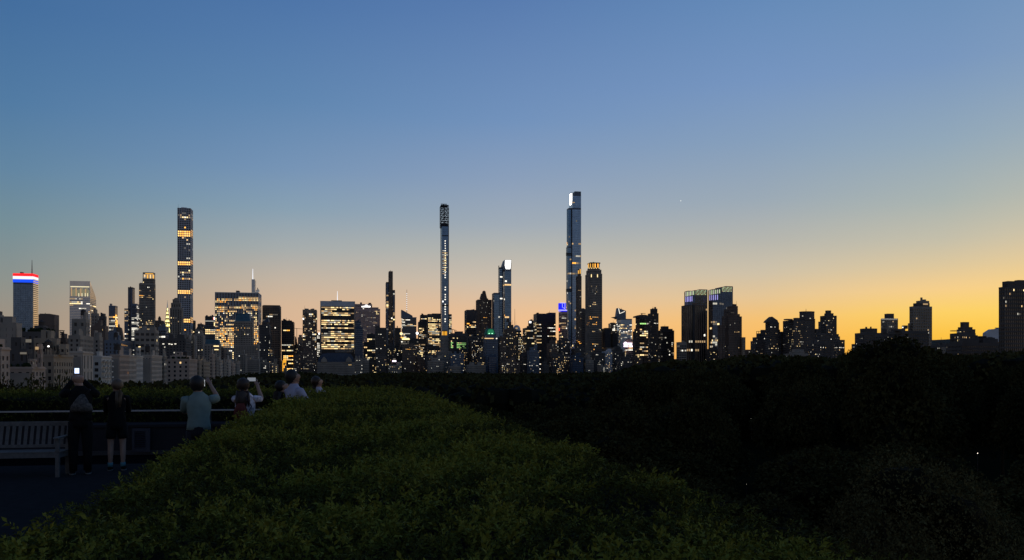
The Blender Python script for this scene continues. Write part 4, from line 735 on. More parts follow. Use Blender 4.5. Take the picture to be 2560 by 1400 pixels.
# ---- the avenue of apartment houses receding on the left (fronts share one building line)
AV = [  # xa, corner, xb, top, wall, label, top-of-corner-block
 (-60, 1, 22, 867, 'pink', 'pale stone apartment house cut by the left edge of the picture'),
 (22, 79, 111, 917, 'pink', 'lower apartment house with a pale west front and balconies behind the bench'),
 (98, 133, 181, 886, 'tan', 'tan apartment house with a decorated pale west front and two lit windows'),
 (172, 206, 231, 878, 'light', 'apartment house with three columns of tall windows, right behind the raised phone'),
 (231, 252, 277, 889, 'white', 'white apartment house with jagged balconies'),
 (277, 298, 322, 886, 'pink', 'rosy apartment house with a dense window grid and a dark cornice'),
 (318, 322, 340, 888, 'light', 'narrow pale apartment house between a rosy and a white one'),
 (338, 340, 356, 889, 'white', 'white apartment house with a tall chimney tower on its roof'),
 (356, 378, 404, 887, 'light', 'apartment house with eight narrow window columns on its pale west front'),
 (404, 410, 416, 889, 'grey', 'narrow grey apartment house with a lit corner'),
 (416, 472, 492, 897, 'pink', 'grey fronted apartment house with a few large dark windows'),
 (492, 498, 503, 898, 'tan', 'thin tan apartment house right of the large dark windows'),
 (503, 509, 525, 903, 'tan', 'tan apartment house with striped floors above the teal shirted man'),
 (524, 531, 537, 884, 'pink', 'thin rosy house, first of the crowded receding fronts'),
 (536, 541, 547, 892, 'grey', 'thin grey house, second of the crowded receding fronts'),
 (546, 550, 556, 899, 'light', 'thin pale house, third of the crowded receding fronts'),
 (555, 560, 567, 905, 'grey', 'thin grey house, fourth of the crowded receding fronts'),
 (566, 571, 577, 898, 'light', 'thin pale house, fifth of the crowded receding fronts'),
 (576, 581, 588, 908, 'pink', 'low rosy house, sixth of the crowded receding fronts'),
 (586, 591, 600, 902, 'grey', 'low grey house, last of the crowded receding fronts'),
]
FW = {'pink': 'grey', 'tan': 'dark', 'light': 'grey', 'white': 'grey', 'grey': 'grey'}
rg = random.Random(5)
for i, (xa, xc, xb, yt, w, lab) in enumerate(AV):
    st = V_(APT, wall=w, bay=rg.choice([2.9, 3.3, 3.8]), lit=0.012, crown=rg.choice([2.5, 4]))
    if 'eight narrow' in lab: st = V_(st, bay=2.3, pier=0.5, span=0.35)
    if 'dense window' in lab: st = V_(st, bay=2.2, pier=0.5, span=0.4)
    if 'three columns' in lab: st = V_(st, bay=5.6, pier=0.72, span=0.2, fl=7.5)
    if 'large dark' in lab: st = V_(st, bay=4.6, pier=0.62, span=0.5, fl=4)
    lit = {1: [(36, 42, 921, 931, 0.5, 'warm')], 2: [(160, 176, 890, 899, 0.35, 'yellow')], 8: [(362, 368, 890, 898, 0.8, 'yellow')], 9: [(408, 416, 905, 914, 0.6, 'white')]}.get(i, [])
    b = Bld(lab, xa, xc, xb, 0, top=yt, style=st, line5=True, name='apartment_house', cat='apartment building', lit=lit)
    W = WALL[w]; zt = b.z(yt, b.w/2, 0)
    b.wall.box(-0.7, b.w+0.8, -0.7, b.d+0.4, zt-1.2, zt-0.5, W)                      # cornice
    b.wall.box(-0.5, b.w+0.5, -0.5, b.d+0.4, zt*0.45, zt*0.45+0.5, W)
    b.wall.box(0.3, b.w*0.9, -0.42, 0.1, 0, zt-3, WALL[FW[w]]) if i in (1, 3, 5, 8) else None   # blank party wall to the north
    if b.w > 9 and i not in (0,):
        ph = V_(st, lit=0.05, crown=1.2)
        b.block(b.w*0.15, b.w*0.8, 3, b.d*0.8, zt, zt+rg.uniform(3, 4.5), ph)
        b.block(b.w*0.35, b.w*0.6, 5, b.d*0.6, zt+3, zt+rg.uniform(6, 8), ph)
    b.clutter(rg.randint(1, 3), tank=(i in (2, 5, 8, 10)), z=zt)
    sh = mat('roof garden leaves', (0.02, 0.03, 0.012), rough=0.9, spec=0.1, scale=1.5)   # planted terraces on the roofs
    if b.w > 9:
        g = MB()
        for k in range(9): g.ell((rg.uniform(0.5, b.w-0.5), rg.uniform(0.6, 3), zt+0.6), (rg.uniform(0.6, 1.5), rg.uniform(0.6, 1.2), rg.uniform(0.7, 1.6)), sh, 8, 6, 0.9, k+i*11)
        b.extra.append(('roof_garden', g))
    if 'chimney tower' in lab: b.tier(342.5, 350.5, 868, 889, 2, 7, V_(st, lit=0, bay=2, pier=0.4)); b.glow('roof_light', 346, 351, 866, 868, LIT[1], 1.5)
    if 'jagged balconies' in lab:
        g = MB()
        for k in range(int(zt/3.4)):
            o = (k % 2)*1.2
            for q in range(3): g.box(b.w+0.3, b.w+1.9, 2+q*b.d/3+o, 5.5+q*b.d/3+o, k*3.4, k*3.4+1.0, WALL['white'])
        b.extra.append(('balcony', g))
    if 'tan apartment house with a decorated' in lab:
        b.tier(149, 171, 860, 886, 6, b.d*0.6, V_(st, lit=0.03)); b.tier(133, 146, 846, 886, 8, b.d*0.4, V_(st, lit=0))
        b.glow('wall_lamp', 119, 123, 864, 867.5, GLOW['bright'], 2)
    if i == 1:
        b.tier(95, 105, 860, 917, 6, 14, V_(st, lit=0)); b.tier(22, 79, 872, 917, 2, b.d*0.5, V_(st, wall='dark', pier=0.75, lit=0.004)).tier(30, 62, 843, 872, 5, 14, V_(st, wall='dark', lit=0.0, pier=0.8))
        b.glow('lit_room', 88, 96, 867, 874, LIT[2], 1.4); b.glow('terrace_light', 64, 78, 848, 856, LIT[6], 1.4); b.glow('balcony_light', 50, 66, 880.5, 885.5, LIT[6], 1.4)
    b.done()

MID = [  # xa, xc, xb, top, Y, wall, lit, mix, label
 (-40, 40, 53, 806, 470, 'grey', 0.0, 'dim', 'blank grey block with one rosy side wall at the left edge, under the flag-coloured tower'),
 (-30, None, 13, 793, 560, 'dark', 0.02, 'dim', 'dark flat roofed block peeping above the left edge'),
 (52, 130, 138, 829, 540, 'dark', 0.0, 'dim', 'dark terraced block planted with roof shrubs under the brown brick tower'),
 (86, 131, 149, 845, 510, 'tan', 0.02, 'warm', 'grey and tan block with a white wall lamp below the terraced roofs'),
 (146, None, 172, 845, 650, 'brown', 0.03, 'warm', 'small brown block with roof trellises left of the grey windowed tower'),
 (181, 214, 223, 797, 640, 'grey', 0.004, 'white', 'grey tower with square dark windows in front of the wedge roofed tower'),
 (172, 200, 232, 838, 620, 'grey', 0.0, 'warm', 'wide grey block below the grey windowed tower'),
 (229, 243, 245, 783, 900, 'grey', 0.01, 'white', 'thin grey block right of the wedge roofed tower'),
 (244, 262, 264, 790, 950, 'dark', 0.05, 'warm', 'dark roof box with a few warm lamps'),
 (228, 262, 270, 814, 800, 'brown', 0.01, 'warm', 'blank brown block under the thin grey one'),
 (223, 248, 256, 842, 700, 'grey', 0.01, 'warm', 'pale stepped block above the jagged balconies'),
 (262, 300, 331, 850, 760, 'bluegrey', 0.0, 'gold', 'low blue grey block with orange lit windows'),
 (271, 291, 299, 829, 900, 'bluegrey', 0.0, 'dim', 'blank box with one bright white side beside a dark steeple'),
 (337, 388, 396, 825, 800, 'grey', 0.01, 'warm', 'broad grey block with two rows of windows under the gold crowned stone tower'),
 (388, None, 411, 801, 1500, 'brown', 0.1, 'warm', 'dark brown office block left of the gold spire'),
 (396, None, 422, 817, 1300, 'bluegrey', 0.2, 'cool', 'dark blue rounded office block below the gold spire'),
 (392, None, 478, 846, 1050, 'dark', 0.06, 'white', 'long dark block with white lamps above the large dark windows'),
 (456, 472, 478, 838, 1150, 'grey', 0.02, 'dim', 'grey block with one tall bare pier below the slender white tower'),
 (476, 484, 490, 842, 1180, 'tan', 0.03, 'dim', 'narrow tan block with a tall bare pier left of the peaked roof'),
 (503, 507, 513, 838, 1220, 'grey', 0.05, 'yellow', 'narrow grey block right of the peaked roof'),
 (511, 548, 552, 860, 1150, 'grey', 0.03, 'yellow', 'grey block with a teal hipped roof and bright lit terraces'),
 (548, 576, 580, 880, 1300, 'grey', 0.02, 'white', 'grey flat block under the amber windowed slab'),
 (540, 560, 566, 872, 1240, 'brown', 0.03, 'white', 'brown block with dark openings above the crowded receding fronts'),
]
for (xa, xc, xb, yt, Y, w, l, mx, lab) in MID:
    st = V_(APT, wall=w, lit=l, mix=mx, bay=3.6, pier=0.6, crown=3)
    lit = []
    if 'orange lit' in lab: lit = [(300, 318, 853, 862, 0.8, 'orange'), (302, 318, 864, 871, 0.9, 'gold'), (275, 284, 862, 870, 0.4, 'white')]
    if 'two rows' in lab: st = V_(st, bay=4.5, pier=0.35, span=0.55, fl=5)
    if 'blank' in lab: st = V_(st, pier=0.93, span=0.5)
    if 'square dark' in lab: st = V_(st, bay=5, pier=0.6, span=0.55, fl=5.5)
    if 'rounded office' in lab: st = V_(OFF, wall='bluegrey', lit=0.2, mix='cool')
    b = Bld(lab, xa, xc, xb, Y, top=yt, style=st, name='apartment_block', cat='building', lit=lit); zt = b.z(yt, b.w/2, 0)
    if 'teal hipped' in lab:
        b.poly([(512, 860), (549, 860), (546, 849), (515, 848)], 1, b.d-1, WALL['teal']); b.glow('terrace_light', 534, 547, 864, 866.5, LIT[1]).glow('terrace_light', 536, 546, 873, 875, LIT[1])
    if 'roof trellises' in lab:
        for k in range(3): b.slab(147+k*2, 162-k*2, 825.5+k*5, 827+k*5, 2, 8, darkm)
        for px in (149, 158): b.slab(px, px+1, 826, 846, 3, 4, darkm)
    if 'beside a dark steeple' in lab:
        b.poly([(290, 850), (307, 850), (304, 830), (302, 820), (296.5, 817), (295.4, 810), (294.3, 817), (290, 820)], 12, 24, WALL['brown']).slab(291.5, 298, 830, 848, -0.5, -0.3, WALL['white'])
    if 'white lamps' in lab:
        for px in (421, 427, 436, 406): b.glow('roof_lamp', px, px+4.5, 858+px % 5, 859.6+px % 5, LIT[3], -1)
    if 'bare pier' in lab: 
        c = xa+(xb-xa)*0.75; b.slab(c, c+4, yt-2, yt+52, -2, 1.5, WALL['light'])
    if 'white wall lamp' in lab: b.glow('wall_lamp', 118, 123, 863, 867, GLOW['bright'], -0.8).glow('lit_room', 88, 96, 867, 874, LIT[2], -0.8)
    b.clutter(2, tank=(b.rng.random() < 0.4 and b.w > 9), z=zt)
    if 'shrubs' in lab:
        g = MB()
        for k in range(16): g.ell((rg.uniform(0.5, b.w), rg.uniform(0.6, 4), zt+0.6), (rg.uniform(0.8, 2), 1.2, rg.uniform(0.8, 2.2)), mat('roof garden leaves', (0.02, 0.03, 0.012)), 8, 6, 0.9, k)
        b.extra.append(('roof_garden', g))
    b.done()
# tower crane boom in the gap
g = empty('tower_crane', at(742, 845, 2100), 'thin tower crane with a long boom in the gap left of the lamp-cornered tower', 'crane', 0)
t = MB(); t.tube([(0, 0, -90), (0, 0, 25)], 0.6, darkm, 4); t.tube([(-8, 0, 24.5), (58, 0, 19)], 0.5, darkm, 4); t.build('boom', g)
s = MB(); p = at(1702, 502, 20000); s.ell((0, 0, 0), (9, 9, 9), em('planet light', (1, 0.98, 0.9), 1.3))
o = s.build('evening_star'); o.location = p; tag(o, 'tiny bright evening star alone in the sky right of the tallest tower', 'star')

# ------------------------------------------------------------------ foliage
rs = np.random.RandomState(11)
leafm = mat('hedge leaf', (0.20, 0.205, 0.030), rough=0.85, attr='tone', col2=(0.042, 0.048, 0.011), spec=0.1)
treem = mat('tree leaf', (0.078, 0.072, 0.028), rough=1.0, attr='tone', col2=(0.022, 0.022, 0.010), spec=0.0)
barkm = mat('tree bark', (0.05, 0.04, 0.03), rough=0.95, scale=3, spec=0.1)
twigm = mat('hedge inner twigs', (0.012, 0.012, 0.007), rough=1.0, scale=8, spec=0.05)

def leaves(C0, D, L, Wd, rs, per, spread=0.9, stem=0.08):
    """Sprays of narrow leaves: C0 base points, D stem directions, per leaves each. Returns verts, faces and the spray of each vertex."""
    n = len(C0); idx = np.repeat(np.arange(n), per); k = np.tile(np.arange(per), n)
    d = D[idx]; a = k*2.399+rs.rand(n*per)*0.8+np.repeat(rs.rand(n)*6.28, per)
    ref = np.where(np.abs(d[:, 2:3]) > 0.9, np.array([[1.0, 0, 0]]), np.array([[0, 0, 1.0]]))
    e1 = np.cross(d, ref); e1 /= np.linalg.norm(e1, axis=1)[:, None]; e2 = np.cross(d, e1)
    rad = e1*np.cos(a)[:, None]+e2*np.sin(a)[:, None]
    t = (k+0.5)/per; st = stem[idx] if hasattr(stem, '__len__') else stem
    base = C0[idx]+d*(t*st)[:, None]
    sp = spread*(1.15-t*0.75)+rs.randn(n*per)*0.15
    dirv = d*np.cos(sp)[:, None]+rad*np.sin(sp)[:, None]
    dirv += rs.randn(n*per, 3)*0.12; dirv /= np.linalg.norm(dirv, axis=1)[:, None]
    side = np.cross(dirv, rad+rs.randn(n*per, 3)*0.5); side /= np.linalg.norm(side, axis=1)[:, None]
    l = (L[idx] if hasattr(L, '__len__') else L)*rs.uniform(0.6, 1.25, n*per); w = l*Wd
    V = np.empty((n*per, 4, 3)); V[:, 0] = base; V[:, 1] = base+dirv*(l*0.45)[:, None]+side*w[:, None]
    V[:, 2] = base+dirv*l[:, None]; V[:, 2, 2] -= l*0.12; V[:, 3] = base+dirv*(l*0.45)[:, None]-side*w[:, None]
    Fc = np.arange(n*per*4).reshape(-1, 4)
    return V.reshape(-1, 3), Fc, np.repeat(idx, 4)

def vnoise(P, sc, seed=0):
    rr = np.random.RandomState(seed); out = np.zeros(len(P))
    for o in range(4):
        d = rr.randn(3, P.shape[1]); d /= np.linalg.norm(d, axis=1)[:, None]
        for q in d: out += np.sin(P@q*sc*(1.7**o)+rr.rand()*6.28)/(1.6**o)
    return out/4.0

HA0, HA1, HB0, HB1 = -1.11, 1.52, -0.4, 22.6
def hedge(name, label, a0, a1, b0, b1, ztop, zones, sides, seed, cat='hedge'):
    ho = empty(name, grid((a0+a1)/2, (b0+b1)/2, 0), label, cat, TH)
    ca, cb = (a0+a1)/2, (b0+b1)/2; rs = np.random.RandomState(seed)
    nx, ny = 24, max(24, int((b1-b0)*4)) if b1-b0 > a1-a0 else 24
    if a1-a0 > b1-b0: nx = int((a1-a0)*4)
    def top(P):                                   # the clipped top: uneven, dished at the shoulders
        ex = np.minimum(P[:, 0]-a0, a1-P[:, 0]); ey = np.minimum(P[:, 1]-b0, b1-P[:, 1]); e = np.clip(np.minimum(ex, ey)/0.28, 0, 1)
        return ztop-0.055+0.055*vnoise(P, 2.0, 1)+0.03*vnoise(P, 7, 2)-0.08*(1-e)**2
    gx, gy = np.meshgrid(np.linspace(a0+0.03, a1-0.03, nx), np.linspace(b0+0.03, b1-0.03, ny)); P = np.stack([gx.ravel(), gy.ravel()], 1)
    V = np.c_[P[:, 0]-ca, P[:, 1]-cb, top(P)-0.06]; F_ = []
    for j in range(ny-1):
        for i in range(nx-1): q = j*nx+i; F_.append((q, q+1, q+nx+1, q+nx))
    ring = [i for i in range(nx)]+[j*nx+nx-1 for j in range(1, ny)]+[(ny-1)*nx+i for i in range(nx-2, -1, -1)]+[j*nx for j in range(ny-2, 0, -1)]
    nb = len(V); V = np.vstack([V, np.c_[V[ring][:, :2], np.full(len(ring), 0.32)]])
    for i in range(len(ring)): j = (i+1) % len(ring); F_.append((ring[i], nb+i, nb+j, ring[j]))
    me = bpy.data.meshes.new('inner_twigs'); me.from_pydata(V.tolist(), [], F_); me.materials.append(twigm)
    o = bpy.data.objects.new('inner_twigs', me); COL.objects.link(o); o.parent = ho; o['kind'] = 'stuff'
    VV, FF, TT = [], [], []; off = 0
    def emit(P3, D, L, per, wd, stem, tone):
        nonlocal off
        v, f, si = leaves(P3, D, L, wd, rs, per, 1.05, stem)
        VV.append(v); FF.append(f+off); off += len(v); TT.append(np.clip(tone[si]+rs.uniform(-0.12, 0.12, len(si)//4).repeat(4), 0, 1))
    for (z0, z1, dens, per, L) in zones:
        area = (a1-a0)*(z1-z0) if b1-b0 > a1-a0 else (a1-a0)*(z1-z0); n = int(area*dens)
        P = np.c_[rs.uniform(a0, a1, n), rs.uniform(z0, z1, n)]
        nz = vnoise(P, 3.1, 5)*0.55+vnoise(P, 11, 6)*0.5; keep = rs.rand(n) < np.clip(0.85+nz*0.9, 0.25, 1); P = P[keep]; nz = nz[keep]; n = len(P)
        D = np.c_[rs.randn(n, 2)*1.0, np.ones(n)*0.65]; D[:, 1] -= 0.1
        D[:, 0] += np.where(P[:, 0] > a1-0.25, 0.6, 0)-np.where(P[:, 0] < a0+0.25, 0.6, 0); D /= np.linalg.norm(D, axis=1)[:, None]
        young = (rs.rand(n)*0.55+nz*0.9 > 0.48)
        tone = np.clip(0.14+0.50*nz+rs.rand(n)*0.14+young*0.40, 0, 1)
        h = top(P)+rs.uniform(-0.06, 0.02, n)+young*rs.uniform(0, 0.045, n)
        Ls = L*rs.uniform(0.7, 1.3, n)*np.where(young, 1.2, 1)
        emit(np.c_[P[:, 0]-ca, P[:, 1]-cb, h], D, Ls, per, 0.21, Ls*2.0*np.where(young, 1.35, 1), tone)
        m = max(3, int(n*0.012)); P = np.c_[rs.uniform(a0, a1, m), rs.uniform(z0, z1, m)]      # shoots that escaped the shears
        e = rs.rand(m) < 0.45; P[e, 0] = np.where(rs.rand(e.sum()) < 0.75, a1-rs.rand(e.sum())*0.2, a0+rs.rand(e.sum())*0.2)
        D = np.c_[rs.randn(m, 2)*0.35, np.ones(m)]; D /= np.linalg.norm(D, axis=1)[:, None]; st = rs.uniform(0.03, 0.085, m)
        emit(np.c_[P[:, 0]-ca, P[:, 1]-cb, top(P)-0.01], D, np.full(m, L*1.05), per+4, 0.16, st, rs.uniform(0.35, 1.0, m))
    for (axis, val, u0, u1, z0, z1, dens, per, L, dirn) in sides:
        n = int(abs(u1-u0)*(z1-z0)*dens); U = rs.uniform(u0, u1, n); Z = rs.uniform(z0, z1, n)
        P = np.c_[np.full(n, val), U] if axis == 0 else np.c_[U, np.full(n, val)]
        nz = vnoise(np.c_[U, Z], 4, 8); P = P+np.array(dirn)[None, :]*(0.03*nz-rs.rand(n)*0.06)[:, None]
        D = np.c_[rs.randn(n, 2)*0.4+np.array(dirn)[None, :], rs.uniform(0, 1, n)]; D /= np.linalg.norm(D, axis=1)[:, None]
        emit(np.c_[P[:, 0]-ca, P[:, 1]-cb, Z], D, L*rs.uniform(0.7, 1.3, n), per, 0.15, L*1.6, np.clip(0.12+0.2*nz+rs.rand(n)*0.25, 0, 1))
    mesh_np('foliage', np.vstack(VV), np.vstack(FF), leafm, np.concatenate(TT), ho, 'stuff')
    return ho
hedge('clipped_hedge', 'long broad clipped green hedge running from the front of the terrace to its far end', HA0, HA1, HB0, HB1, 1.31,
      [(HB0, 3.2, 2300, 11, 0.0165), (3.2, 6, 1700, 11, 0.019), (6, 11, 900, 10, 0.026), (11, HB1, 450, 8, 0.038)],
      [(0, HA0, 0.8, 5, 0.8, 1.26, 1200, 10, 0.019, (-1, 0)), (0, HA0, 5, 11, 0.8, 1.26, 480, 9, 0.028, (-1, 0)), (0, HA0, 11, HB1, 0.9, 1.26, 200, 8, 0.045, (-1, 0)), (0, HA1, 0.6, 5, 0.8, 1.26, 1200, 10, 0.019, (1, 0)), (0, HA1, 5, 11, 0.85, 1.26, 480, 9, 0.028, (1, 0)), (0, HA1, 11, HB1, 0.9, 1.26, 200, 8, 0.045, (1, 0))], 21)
hedge('clipped_hedge', 'darker clipped hedge standing behind the low wall and the thin pale rail', -26, HA0-0.1, 19.9, 22.2, 1.29,
      [(19.9, 22.2, 260, 8, 0.045)], [(1, 19.9, -26, HA0-0.1, 0.35, 1.25, 150, 8, 0.05, (0, -1))], 33)

# ------------------------------------------------------------------ museum roof: terrace floor, walls below, low wall, rail, vent
pave = mat('dark stone paving', (0.030, 0.030, 0.031), rough=1.0, spec=0.0, scale=6, var=0.12, bump=0.1)
joint = mat('paving joint', (0.006, 0.006, 0.007), rough=1.0, spec=0.0)
t = MB(); t.box(-30, HA1+0.3, -6, 24.5, -1.0, -0.012, joint)
o = t.build('terrace_floor'); o.rotation_euler = (0, 0, TH); tag(o, kind='structure')
pm = MB(); pm.box(0, 0.894, 0, 0.894, 0, 0.012, pave); pv0 = None
for i in range(-14, -1):                            # square slabs, each a piece of the floor
    for j in range(4, 19):
        if -6.5 < i*0.9+j*0.0 or True:
            px = grid(i*0.9+0.45, j*0.9+0.45)
            if px.y < 2.5 or px.x/px.y < -0.9: continue
            if pv0 is None: pv0 = pm.build('paving_slab', o); q = pv0
            else: q = pv0.copy(); COL.objects.link(q)
            q.location = (i*0.9, j*0.9, -0.012+random.uniform(0, 0.002)); q.rotation_euler = (0, 0, 0)
t = MB(); mw = mat('museum limestone', (0.2, 0.19, 0.17), scale=0.3); t.box(-29.9, HA1+0.2, -5.9, 24.4, GROUND, -1.001, mw)
for k in range(9): t.box(-29.9, HA1+0.26, -5.96, 24.46, GROUND+3*k+2.5, GROUND+3*k+2.7, mw)
q = empty('museum_building', grid(-14, 9, GROUND), 'museum building carrying the roof terrace with the hedges', 'building', TH)
o = t.build('wall', q); o.location = (14, -9, -GROUND)

kerb = MB(); kerb.box(HA0-0.0, HA1+0.12, HB0, HB1+0.1, 0, 0.34, mw); 
q = empty('hedge_planter', grid(0, 12), 'low stone planter under the long broad hedge', 'planter', TH); o = kerb.build('wall', q); o.location = (0, -12, 0)
o = q

lowm = mat('painted wall panel', (0.03, 0.027, 0.03), rough=0.9, spec=0.1, scale=2, var=0.15)
LW = empty('parapet_wall', grid(-13, 18.9), 'low dark parapet wall with a louvred vent behind the bench and the standing visitors', 'wall', TH)
t = MB()
xx = -26.0
while xx < HA0-0.3:                                # panels with shadow joints
    x1 = min(xx+2.1, HA0-0.2); t.box(xx+13+0.01, x1+13-0.01, 0, 0.25, 0, 0.58, lowm) if not (xx < -6.9 < x1 and False) else None; xx += 2.1
t.build('panel', LW, kind='stuff'); t = MB(); t.box(-13, 13+HA0-0.2, -0.03, 0.9, 0.581, 0.64, lowm); t.box(-13, 13+HA0-0.2, -0.04, 0, 0, 0.09, darkm); t.build('cap', LW)
# louvred vent
pa = [(c, 0) for c in ()]
def ab(px, b):                                     # street-grid a of a photo column at street-grid b
    k = (px-CX)/F; Y = b/(CT-k*ST); return k*Y*CT+Y*ST
va0, va1 = ab(331, 18.85), ab(376, 18.85)
t = MB(); fr = mat('vent frame', (0.045, 0.045, 0.06), rough=0.6, metal=0.3, scale=3)
for (x0, x1, z0, z1) in ((va0, va0+0.05, 0.06, 0.56), (va1-0.09, va1, 0.06, 0.56), (va0+0.05, va1-0.09, 0.5, 0.56), (va0+0.05, va1-0.09, 0.06, 0.14)): t.box(x0+13, x1+13, -0.09, -0.04, z0, z1, fr)
vf = t.build('vent_frame', LW); sl = MB(); sl.add([(va0+13.05, -0.085, 0), (va1+12.91, -0.085, 0), (va1+12.91, -0.045, 0.022), (va0+13.05, -0.045, 0.022), (va0+13.05, -0.085, 0.006), (va1+12.91, -0.085, 0.006), (va1+12.91, -0.045, 0.028), (va0+13.05, -0.045, 0.028)], [(3, 2, 1, 0), (4, 5, 6, 7), (0, 1, 5, 4), (2, 3, 7, 6)], fr)
s0 = sl.build('louver', vf); s0.location.z = 0.15
for k in range(1, 9): c = s0.copy(); COL.objects.link(c); c.location.z = 0.15+0.04*k
# rail
RL = empty('guard_rail', grid(-13, 19.2), 'thin pale metal handrail running behind the visitors above the low wall', 'railing', TH)
t = MB(); railm = mat('pale handrail metal', (0.36, 0.38, 0.42), rough=0.4, metal=0.6, scale=2, var=0.08); xx = -26
while xx < HA0-0.4:
    x1 = min(xx+2.55, HA0-0.25); t = MB(); t.box(xx+13+0.012, x1+13-0.012, -0.03, 0.03, 0.905, 0.935, railm); t.build('rail', RL)
    t = MB(); t.box(xx+13+0.02, xx+13+0.05, -0.02, 0.02, 0.641, 0.905, darkm); t.build('post', RL); xx += 2.55

# ------------------------------------------------------------------ bench
teak = mat('weathered teak', (0.115, 0.108, 0.104), rough=0.75, scale=14, var=0.25, bump=0.15)
bx1 = ab(168, 15.5); BL = 1.85
BN = empty('park_bench', grid(bx1-BL, 15.15), 'weathered wooden slat bench left of the bald man with the backpack', 'bench', TH)
def part(name, fn, parent=BN):
    t = MB(); fn(t); return t.build(name, parent)
sl = None
for x in (0.02, BL-0.08):
    part('leg', lambda t: t.box(x, x+0.06, 0, 0.06, 0, 0.645, teak))                      # front leg carries the arm
    part('leg', lambda t: t.add([(x, 0.50, 0), (x+0.06, 0.50, 0), (x+0.06, 0.56, 0), (x, 0.56, 0), (x, 0.50, 0.43), (x+0.06, 0.50, 0.43), (x+0.06, 0.56, 0.43), (x, 0.56, 0.43), (x, 0.62, 0.9), (x+0.06, 0.62, 0.9), (x+0.06, 0.67, 0.9), (x, 0.67, 0.9)],
         [(3, 2, 1, 0), (8, 9, 10, 11), (0, 1, 5, 4), (1, 2, 6, 5), (2, 3, 7, 6), (3, 0, 4, 7), (4, 5, 9, 8), (5, 6, 10, 9), (6, 7, 11, 10), (7, 4, 8, 11)], teak))
    part('armrest', lambda t: t.box(x-0.012, x+0.072, -0.06, 0.56, 0.646, 0.672, teak))
    part('side_rail', lambda t: t.box(x+0.012, x+0.048, 0.062, 0.5, 0.32, 0.40, teak))
part('front_rail', lambda t: t.box(0.081, BL-0.081, 0.005, 0.035, 0.33, 0.41, teak))
part('lower_back_rail', lambda t: t.box(0.081, BL-0.081, 0.535, 0.565, 0.46, 0.51, teak)); part('top_rail', lambda t: t.box(0.081, BL-0.081, 0.615, 0.65, 0.83, 0.905, teak))
s0 = part('seat_slat', lambda t: t.box(0.0, BL-0.0, 0, 0.055, 0.412, 0.432, teak))
for k in range(1, 7): c = s0.copy(); COL.objects.link(c); c.location.y = 0.075*k
s0.location.y = 0.0
n = 17
s0 = part('back_slat', lambda t: t.add([(0, 0.540, 0.511), (0.052, 0.540, 0.511), (0.052, 0.556, 0.511), (0, 0.556, 0.511), (0, 0.622, 0.829), (0.052, 0.622, 0.829), (0.052, 0.638, 0.829), (0, 0.638, 0.829)], [(3, 2, 1, 0), (4, 5, 6, 7), (0, 1, 5, 4), (1, 2, 6, 5), (2, 3, 7, 6), (3, 0, 4, 7)], teak))
s0.location.x = 0.12
for k in range(1, n): c = s0.copy(); COL.objects.link(c); c.location.x = 0.12+k*(BL-0.3)/(n-1)

# ------------------------------------------------------------------ people
skin = mat('skin', (0.36, 0.22, 0.16), rough=0.6, scale=4, var=0.1)
hairm = mat('black hair', (0.012, 0.010, 0.009), rough=0.6, scale=20); brownhair = mat('brown hair', (0.035, 0.018, 0.010), rough=0.55, scale=20); blond = mat('fair hair', (0.11, 0.075, 0.045), rough=0.55, scale=20)
clothm = {k: mat('cloth '+k, c, rough=0.9, scale=9, var=v, spec=0.1) for k, (c, v) in {'black': ((0.009, 0.009, 0.010), 0.2), 'teal': ((0.19, 0.255, 0.24), 0.12), 'white': ((0.5, 0.47, 0.56), 0.15),
          'print': ((0.55, 0.52, 0.62), 0.75), 'lavender': ((0.42, 0.41, 0.52), 0.12), 'trouser': ((0.02, 0.02, 0.025), 0.2), 'red': ((0.13, 0.035, 0.028), 0.3), 'navy': ((0.025, 0.03, 0.05), 0.2), 'sock': ((0.1, 0.25, 0.3), 0.1), 'sole': ((0.16, 0.16, 0.16), 0.1)}.items()}
def skin_mesh(name, nodes, edges, material, parent, sub=1, rootv=0):
    me = bpy.data.meshes.new(name); me.from_pydata([n[:3] for n in nodes], edges, []); o = bpy.data.objects.new(name, me); COL.objects.link(o)
    m = o.modifiers.new('skin', 'SKIN'); m.use_smooth_shade = True
    sv = me.skin_vertices[0].data
    for i, n in enumerate(nodes): sv[i].radius = (n[3], n[4] if len(n) > 4 else n[3]); sv[i].use_root = (i == rootv)
    s = o.modifiers.new('sub', 'SUBSURF'); s.levels = sub; s.render_levels = sub
    dg = bpy.context.evaluated_depsgraph_get(); ev = o.evaluated_get(dg); nm = bpy.data.meshes.new_from_object(ev); nm.name = name
    o.modifiers.clear(); o.data = nm; bpy.data.meshes.remove(me); nm.materials.clear(); nm.materials.append(material)
    nm.polygons.foreach_set('use_smooth', [True]*len(nm.polygons)); o.parent = parent; return o
